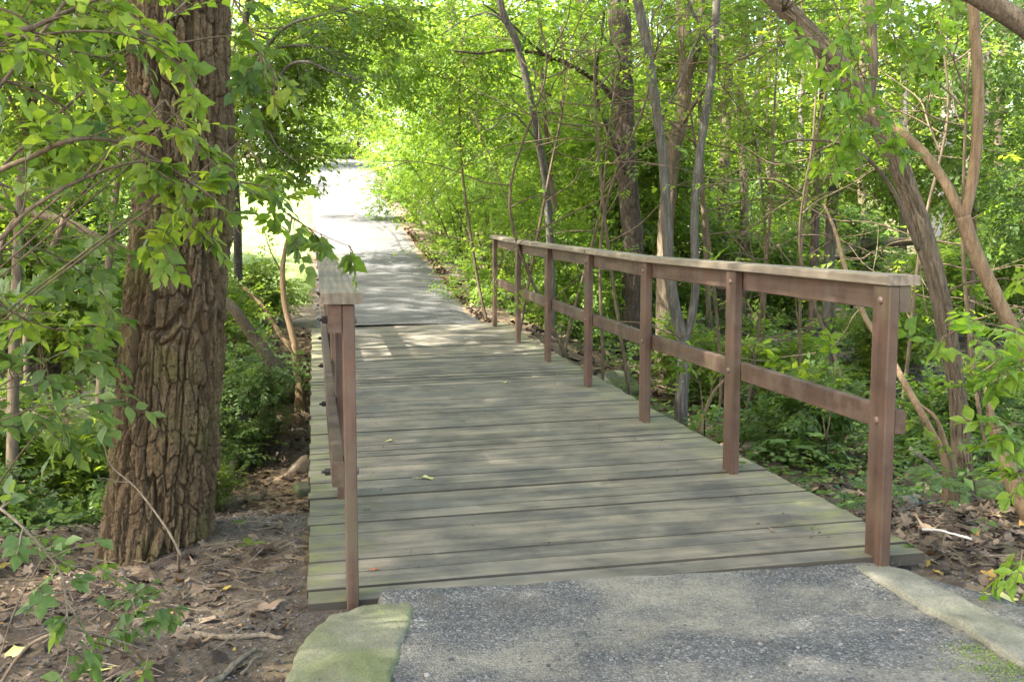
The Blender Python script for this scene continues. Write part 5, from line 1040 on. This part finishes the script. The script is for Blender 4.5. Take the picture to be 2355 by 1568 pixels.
rock('smaller mossy rock left of the slanting tan stem, below the large boulder', 1790, 1010, 7.6, .25, seed=2)
rock('rounded mossy rock left of the foot of the leaning tree', 2140, 1110, 6.6, .17, 'slab', seed=3)
rock('flat yellowish stone lying on leaf litter right of the near right post', 2080, 1160, 5.3, .12, 'slab_pale', (1.3, .8, .5), 4)
rock('long low mossy stone right of the foot of the leaning tree', 2270, 1150, 6.3, .28, 'rock', (1.5, .7, .5), 5)
rock('mossy boulder on the gully bank left of the big trunk', 230, 960, 7.6, .32, seed=6)
rock('broad mossy rock at the left edge among low shrubs', 40, 1050, 6.6, .34, seed=7)
rock('greenish rock half hidden left of the big trunk, by its middle', 180, 1060, 6.4, .2, seed=8)
rock('large mossy boulder just right of the big trunk', 515, 1035, 6.5, .3, 'rock', (.9, .8, 1.5), 9)
rock('flat mossy rock on the bank right of the big trunk, above the fallen branch', 620, 900, 8.2, .34, seed=10)
rock('small grey rock against the left edge of the deck', 705, 1135, 5.0, .12, 'rock', (1.2, .8, .6), 11)
rock('small mossy rock behind the fifth right railing post', 1500, 985, 8.6, .22, seed=12)
rock('dark wet stone in the gully below the fourth right post', 1420, 900, 9.8, .25, seed=13)

# ------------------------------------------------------------------ sticks, logs and fallen branches
def stick(name, label, pts, r0, r1, mat='log_pale', cat='stick', world=False, group=None, lift=None):
    W = [np.array(p, float) if world else at(*p) for p in pts]
    if lift is not None:
        W = [np.array([p[0], p[1], gz(p[0], p[1])+lift]) for p in W]
    o = W[0]; P = smooth_path([p-o for p in W], 6); P = P+np.cumsum(rng.normal(0, .002, P.shape), 0)
    mb = MB(); mb.tube(P, np.linspace(r0, r1, len(P))*(1+.12*rng.normal(0, 1, len(P))), 9); ob = mb.build(name, M[mat]); ob.location = tuple(o); return tag(ob, label, cat, group)
def gpts(L_, up): return [atg(px, py, 0)+np.array([0, 0, u]) for (px, py), u in zip(L_, up)]
stick('fallen_branch', 'thick pale fallen branch leaning on the bank between the big trunk and the deck', gpts([(505, 1135), (545, 1075), (580, 1020), (620, 955), (668, 900)], [.04, .1, .12, .1, .06]), .045, .03, world=True)
stick('fallen_branch', 'dark dead branch beside the thick pale fallen branch', gpts([(512, 1140), (570, 1085), (610, 1030), (640, 990)], [.03, .06, .08, .05]), .035, .02, 'bark_dark', world=True)
stick('stick', 'smooth pale stick on the gravelly dirt, lower left of the deck corner', [atz(448, 1402, 0), atz(520, 1412, 0), atz(590, 1408, 0), atz(645, 1413, 0)], .011, .007, world=True, lift=.012)
stick('stick', 'pale broken stick pointing to the deck corner in front of the big tree', [atz(430, 1530, 0), atz(500, 1495, 0), atz(545, 1460, 0), atz(585, 1430, 0)], .012, .006, world=True, lift=.014)
stick('stick', 'long dark thin stick lying between the big trunk foot and the deck', [atz(480, 1295, 0), atz(540, 1300, 0), atz(600, 1310, 0), atz(665, 1308, 0)], .009, .005, 'bark_brown', world=True, lift=.01)
stick('stick', 'thin straight twig on the dirt in front of the big trunk', [atz(275, 1380, 0), atz(330, 1372, 0), atz(400, 1366, 0)], .004, .003, 'bark_brown', world=True, lift=.008)
stick('stick', 'knobbly brown stick curving away from the big trunk root', [atz(325, 1305, 0), atz(352, 1322, 0), atz(368, 1330, 0)], .007, .004, 'log_pale', world=True, lift=.01)
stick('stick', 'thin dark stick beside the deck, the upper of two', [atz(500, 1268, 0), atz(560, 1285, 0), atz(640, 1272, 0)], .006, .003, 'bark_brown', world=True, lift=.01)
rock('tan angular stone wedge tucked against the left side of the deck', 705, 1085, 5.3, .13, 'log_pale', (.6, 1.3, .7), 21)
stick('stick', 'white peeled stick on the leaf litter right of the near right post', [atz(2120, 1247, -.1), atz(2160, 1252, -.1), atz(2226, 1266, -.1)], .006, .005, 'peeled', world=True, lift=.04)
stick('fallen_branch', 'thin fallen branch slanting behind the foot of the leaning tree', [(2090, 1030, 5.9), (2160, 1085, 5.8), (2240, 1140, 5.7), (2300, 1170, 5.6)], .014, .008, 'bark_gray')
stick('stick', 'grey forked twig lying in the litter near the flat yellowish stone', [atz(2070, 1182, -.1), atz(2120, 1145, -.1), atz(2170, 1128, -.1)], .007, .004, 'bark_gray', world=True, lift=.03)
stick('dead_stem', 'reddish bent dead stem standing in the gully behind the sixth right post', [(1610, 995, 7.9), (1622, 950, 7.9), (1640, 900, 7.9), (1665, 868, 7.9)], .018, .009, 'bark_tan', 'dead stem')
stick('log', 'mossy brown log lying on the woodland floor far behind the right railing', [(1890, 600, 19), (1990, 560, 20), (2120, 556, 21)], .1, .07, 'bark_brown', 'log')
for i, (nm, pts) in enumerate([('leftmost', [(430, 1415), (470, 1380)]), ('middle', [(520, 1350), (600, 1338)]), ('rightmost', [(555, 1490), (600, 1452)])]):
    stick('twig', 'short pale dry twig in the dirt left of the deck corner, %s of three' % nm, [atz(*pts[0], 0), atz((pts[0][0]+pts[1][0])/2, (pts[0][1]+pts[1][1])/2-4, 0), atz(*pts[1], 0)], .005, .003, world=True, lift=.012, cat='twig', group='short dry twigs on the dirt')
def deck_debris():
    mb = MB(); n = 1500; ly = rng.uniform(.05, DECK_L-.1, n); sd = rng.random(n) < .5; lx = np.where(sd, .93-np.abs(rng.normal(0, .13, n)), -.93+np.abs(rng.normal(0, .16, n))); k = rng.random(n) < .25; lx = np.where(k, rng.uniform(-.9, .9, n), lx)
    k = vnoise(lx*3, ly*2.2, 0, 77)+.3*rng.random(n) > .12; lx, ly = lx[k], ly[k]; x, y = to_world(lx, ly); s_ = .003+.010*rng.random(len(x))**4; z = deck_z(lx, ly)+.003
    P = np.stack([x, y, z], -1); D = rng.normal(0, 1, (len(x), 3)); D[:, 2] *= .15; emit_leaves(mb, P, D, UP[None]+rng.normal(0, .3, (len(x), 3)), s_*1.8, False, 1.3, rng.random(len(x))*.8); return mb.build('deck_debris', M['litter'])
tag(deck_debris(), 'tiny brown crumbs of leaf and bark scattered on the planks', 'debris', kind='stuff')
def twigs_stuff():
    mb = MB(); n = 1500
    x = np.concatenate([rng.uniform(-4, -.9, n), rng.uniform(1.3, 5, n)]); y = np.concatenate([rng.uniform(2.4, 8, n), rng.uniform(3, 9, n)])
    k = ~on_bridge(x, y, .1) & ~on_near_path(x, y); x, y = x[k], y[k]; a = rng.uniform(0, 6.28, len(x)); l = rng.uniform(.03, .16, len(x)); x2, y2 = x+l*np.cos(a), y+l*np.sin(a)
    k = ~on_bridge(x2, y2, .02) & ~on_near_path(x2, y2); x, y, x2, y2 = x[k], y[k], x2[k], y2[k]
    A = np.stack([x, y, ground(x, y)+.018], -1); B = np.stack([x2, y2, ground(x2, y2)+.022+.02*rng.random(len(x2))], -1); emit_twigs(mb, A, B, .0022, .0015); return mb.build('twig_litter', M['log_pale'])
tag(twigs_stuff(), 'fine dry twigs scattered through the dirt and dead leaves', 'twig litter', kind='stuff')

# ------------------------------------------------------------------ single fallen leaves and small things on the deck
def dead_leaf(label, px, py, size, mat, rot=0, seed=0, z=None, curl=.5, asp=.75):
    zz = 0.0 if z is None else z
    for _ in range(3):
        P = atz(px, py, zz); lx, ly = to_local(P[0], P[1]); zz = float(deck_z(np.array(lx), np.array(ly))) if z is None else z
    P = atz(px, py, zz); S = leaf_shape(24, .22, seed); K = 4; mb = MB(); ring = []
    for k in range(K+1):
        f = k/K; X = S[:, 0]*f; Y = S[:, 1]*f*asp; Z = curl*(Y**2)*1.5+.12*curl*np.sin(X*5+seed)+.06; ring.append(np.stack([X, Y, Z], -1)*size)
    n = 24; V = np.vstack(ring); i = np.arange(K)[:, None]; j = np.arange(n)[None]; q = np.stack([i*n+j, i*n+(j+1) % n, (i+1)*n+(j+1) % n, (i+1)*n+j], -1).reshape(-1, 4); mb.add(V, q, smooth=True)
    mb.tube(np.array([(.55, 0, .1), (.8, .03, .06), (1.0, .08, .04)])*size, .016*size, 5)
    o = mb.build('fallen_leaf', mat); o.location = (P[0], P[1], P[2]+.003); o.rotation_euler = (0, 0, rot); return tag(o, label, 'leaf')
dead_leaf('pale yellow-green fallen leaf lying on the planks left of the deck middle', 980, 1102, .075, M['leaf_fallen_yellow'], 2.9, 1)
dead_leaf('small tan fallen leaf on the planks behind the pale yellow-green one', 897, 1016, .055, M['leaf_fallen_yellow'], .3, 2)
dead_leaf('small bright orange fallen leaf beside the near left post', 862, 1311, .034, M['leaf_fallen_orange'], 1.0, 3)
dead_leaf('tiny brown curled leaf on the planks near the middle front of the deck', 1086, 1208, .022, M['leaf_fallen_brown'], .5, 4, curl=1.2)
dead_leaf('grey-brown bark chip on the planks toward the near right post', 1776, 1220, .05, M['leaf_fallen_brown'], 1.9, 5, asp=.35)
dead_leaf('small yellowish leaf far back in the middle of the deck', 1162, 881, .05, M['leaf_fallen_yellow'], .2, 6)
dead_leaf('yellow fallen leaf on gravel beside the kerb stone at the right edge', 2305, 1378, .1, M['leaf_fallen_yellow'], 2.4, 7, z=-.07)
dead_leaf('curled yellow dead leaf at the bottom left edge', 45, 1500, .09, M['leaf_fallen_yellow'], 1.4, 8, z=-.13)
dead_leaf('yellow dead leaf at the bottom left, right of the curled one', 215, 1545, .08, M['leaf_fallen_yellow'], .4, 9, z=-.1)
dead_leaf('large grey-brown curled leaf in the lower left foreground', 440, 1478, .11, M['leaf_fallen_brown'], .4, 10, z=-.085, curl=1)
dead_leaf('large pale grey-brown lobed leaf on the dirt by the deck corner', 610, 1405, .12, M['leaf_fallen_brown'], .9, 11, z=-.085, curl=.8)
def seedling(label, px, py, z, h, leaf, n=5, mat='leaf'):
    P = atz(px, py, z); root = empty('seedling', P); tag(root, label, 'seedling'); mb = MB(); lb = MB(); mb.tube([(0, 0, -.01), (.1*h, 0, h*.6), (0, .05*h, h)], .0012, 5)
    a = np.arange(n)*6.28/n; D = np.stack([np.cos(a), np.sin(a), .25+0*a], -1); emit_leaves(lb, np.array([[0, .05*h, h]]*n)+0, D, np.array([[0, 0, 1.]]*n), np.full(n, leaf), True, 1.1); mb.build('stem', M['twig'], root); lb.build('leaves', M[mat], root)
seedling('tiny green sprout at the near right corner of the deck', 2090, 1290, -.06, .06, .026)
seedling('little plant with two broad leaves on the bare dirt between trunk and deck', 575, 1280, -.085, .05, .07, 3)
seedling('small three-leaved seedling on dirt behind the broad-leaved little plant', 552, 1238, -.085, .07, .04, 5)
seedling('small green sprout at the foot of the second nearest right post', 1705, 1078, -.0, .03, .035, 5)
seedling('tiny sprout growing between the front planks left of the near right post', 1868, 1235, 0.0, .035, .02, 3)
seedling('creeper seedling climbing the foot of the leaning tree', 2205, 1170, -.2, .12, .075, 5)
for i, (px, py, w_) in enumerate([(1790, 1055, 'left'), (1880, 1040, 'middle'), (1850, 1070, 'right')]):
    seedling('star-leaved low plant on the litter under the middle rail, %s of three' % w_, px, py, -.42, .12, .1, 5, 'leaf_blue')

# ------------------------------------------------------------------ wooden posts and sign by the lawn, far away
def far_posts():
    for i, (px, py0, py1, Y, w_) in enumerate([(664, 443, 403, 40, 'nearest'), (692, 424, 400, 43, 'middle'), (709, 412, 398, 45, 'farthest')]):
        B = at(px, py0, Y); h = (py0-py1)/F_PX*Y; s = .065*1.4; r = empty('fence_post', (B[0], B[1], min(B[2], gz(B[0], B[1])+.05)-.1)); r.rotation_euler = (0, 0, .2)
        tag(r, 'square orange-brown timber post at the edge of the far lawn, %s of three' % w_, 'post', 'timber posts by the far lawn'); mb = MB(); mb.box(-s, s, -s, s, 0, h+.2+max(0, B[2]-gz(B[0], B[1])-.05), bev=.02); mb.build('shaft', M['orange_wood'], r)
    B = at(700, 440, 39); g = gz(B[0], B[1]); r = empty('sign_stand', (B[0], B[1], g)); tag(r, 'small information sign on thin black legs by the far path', 'sign'); zt = (440-403)/F_PX*39+B[2]-g
    mb = MB()
    for sx in (-.22, .22): mb.tube([(sx*1.1, -.1, 0), (sx*.9, 0, zt-.05)], .018, 6)
    mb.tube([(0, .35, 0), (0, .03, zt-.1)], .018, 6); mb.build('stand', M['black_metal'], r)
    p = MB(); p.box(-.3, .3, -.045, -.02, zt-.42, zt, bev=.004); pn = p.build('panel', M['paper'], r)
    q = MB(); q.box(-.26, .26, -.05, -.046, zt-.1, zt-.04); q.box(-.26, .0, -.05, -.046, zt-.3, zt-.16)
    for k in range(4): q.box(.04, .26, -.05, -.046, zt-.2-.04*k, zt-.185-.04*k)
    q.build('print', M['ink'], pn)
far_posts()
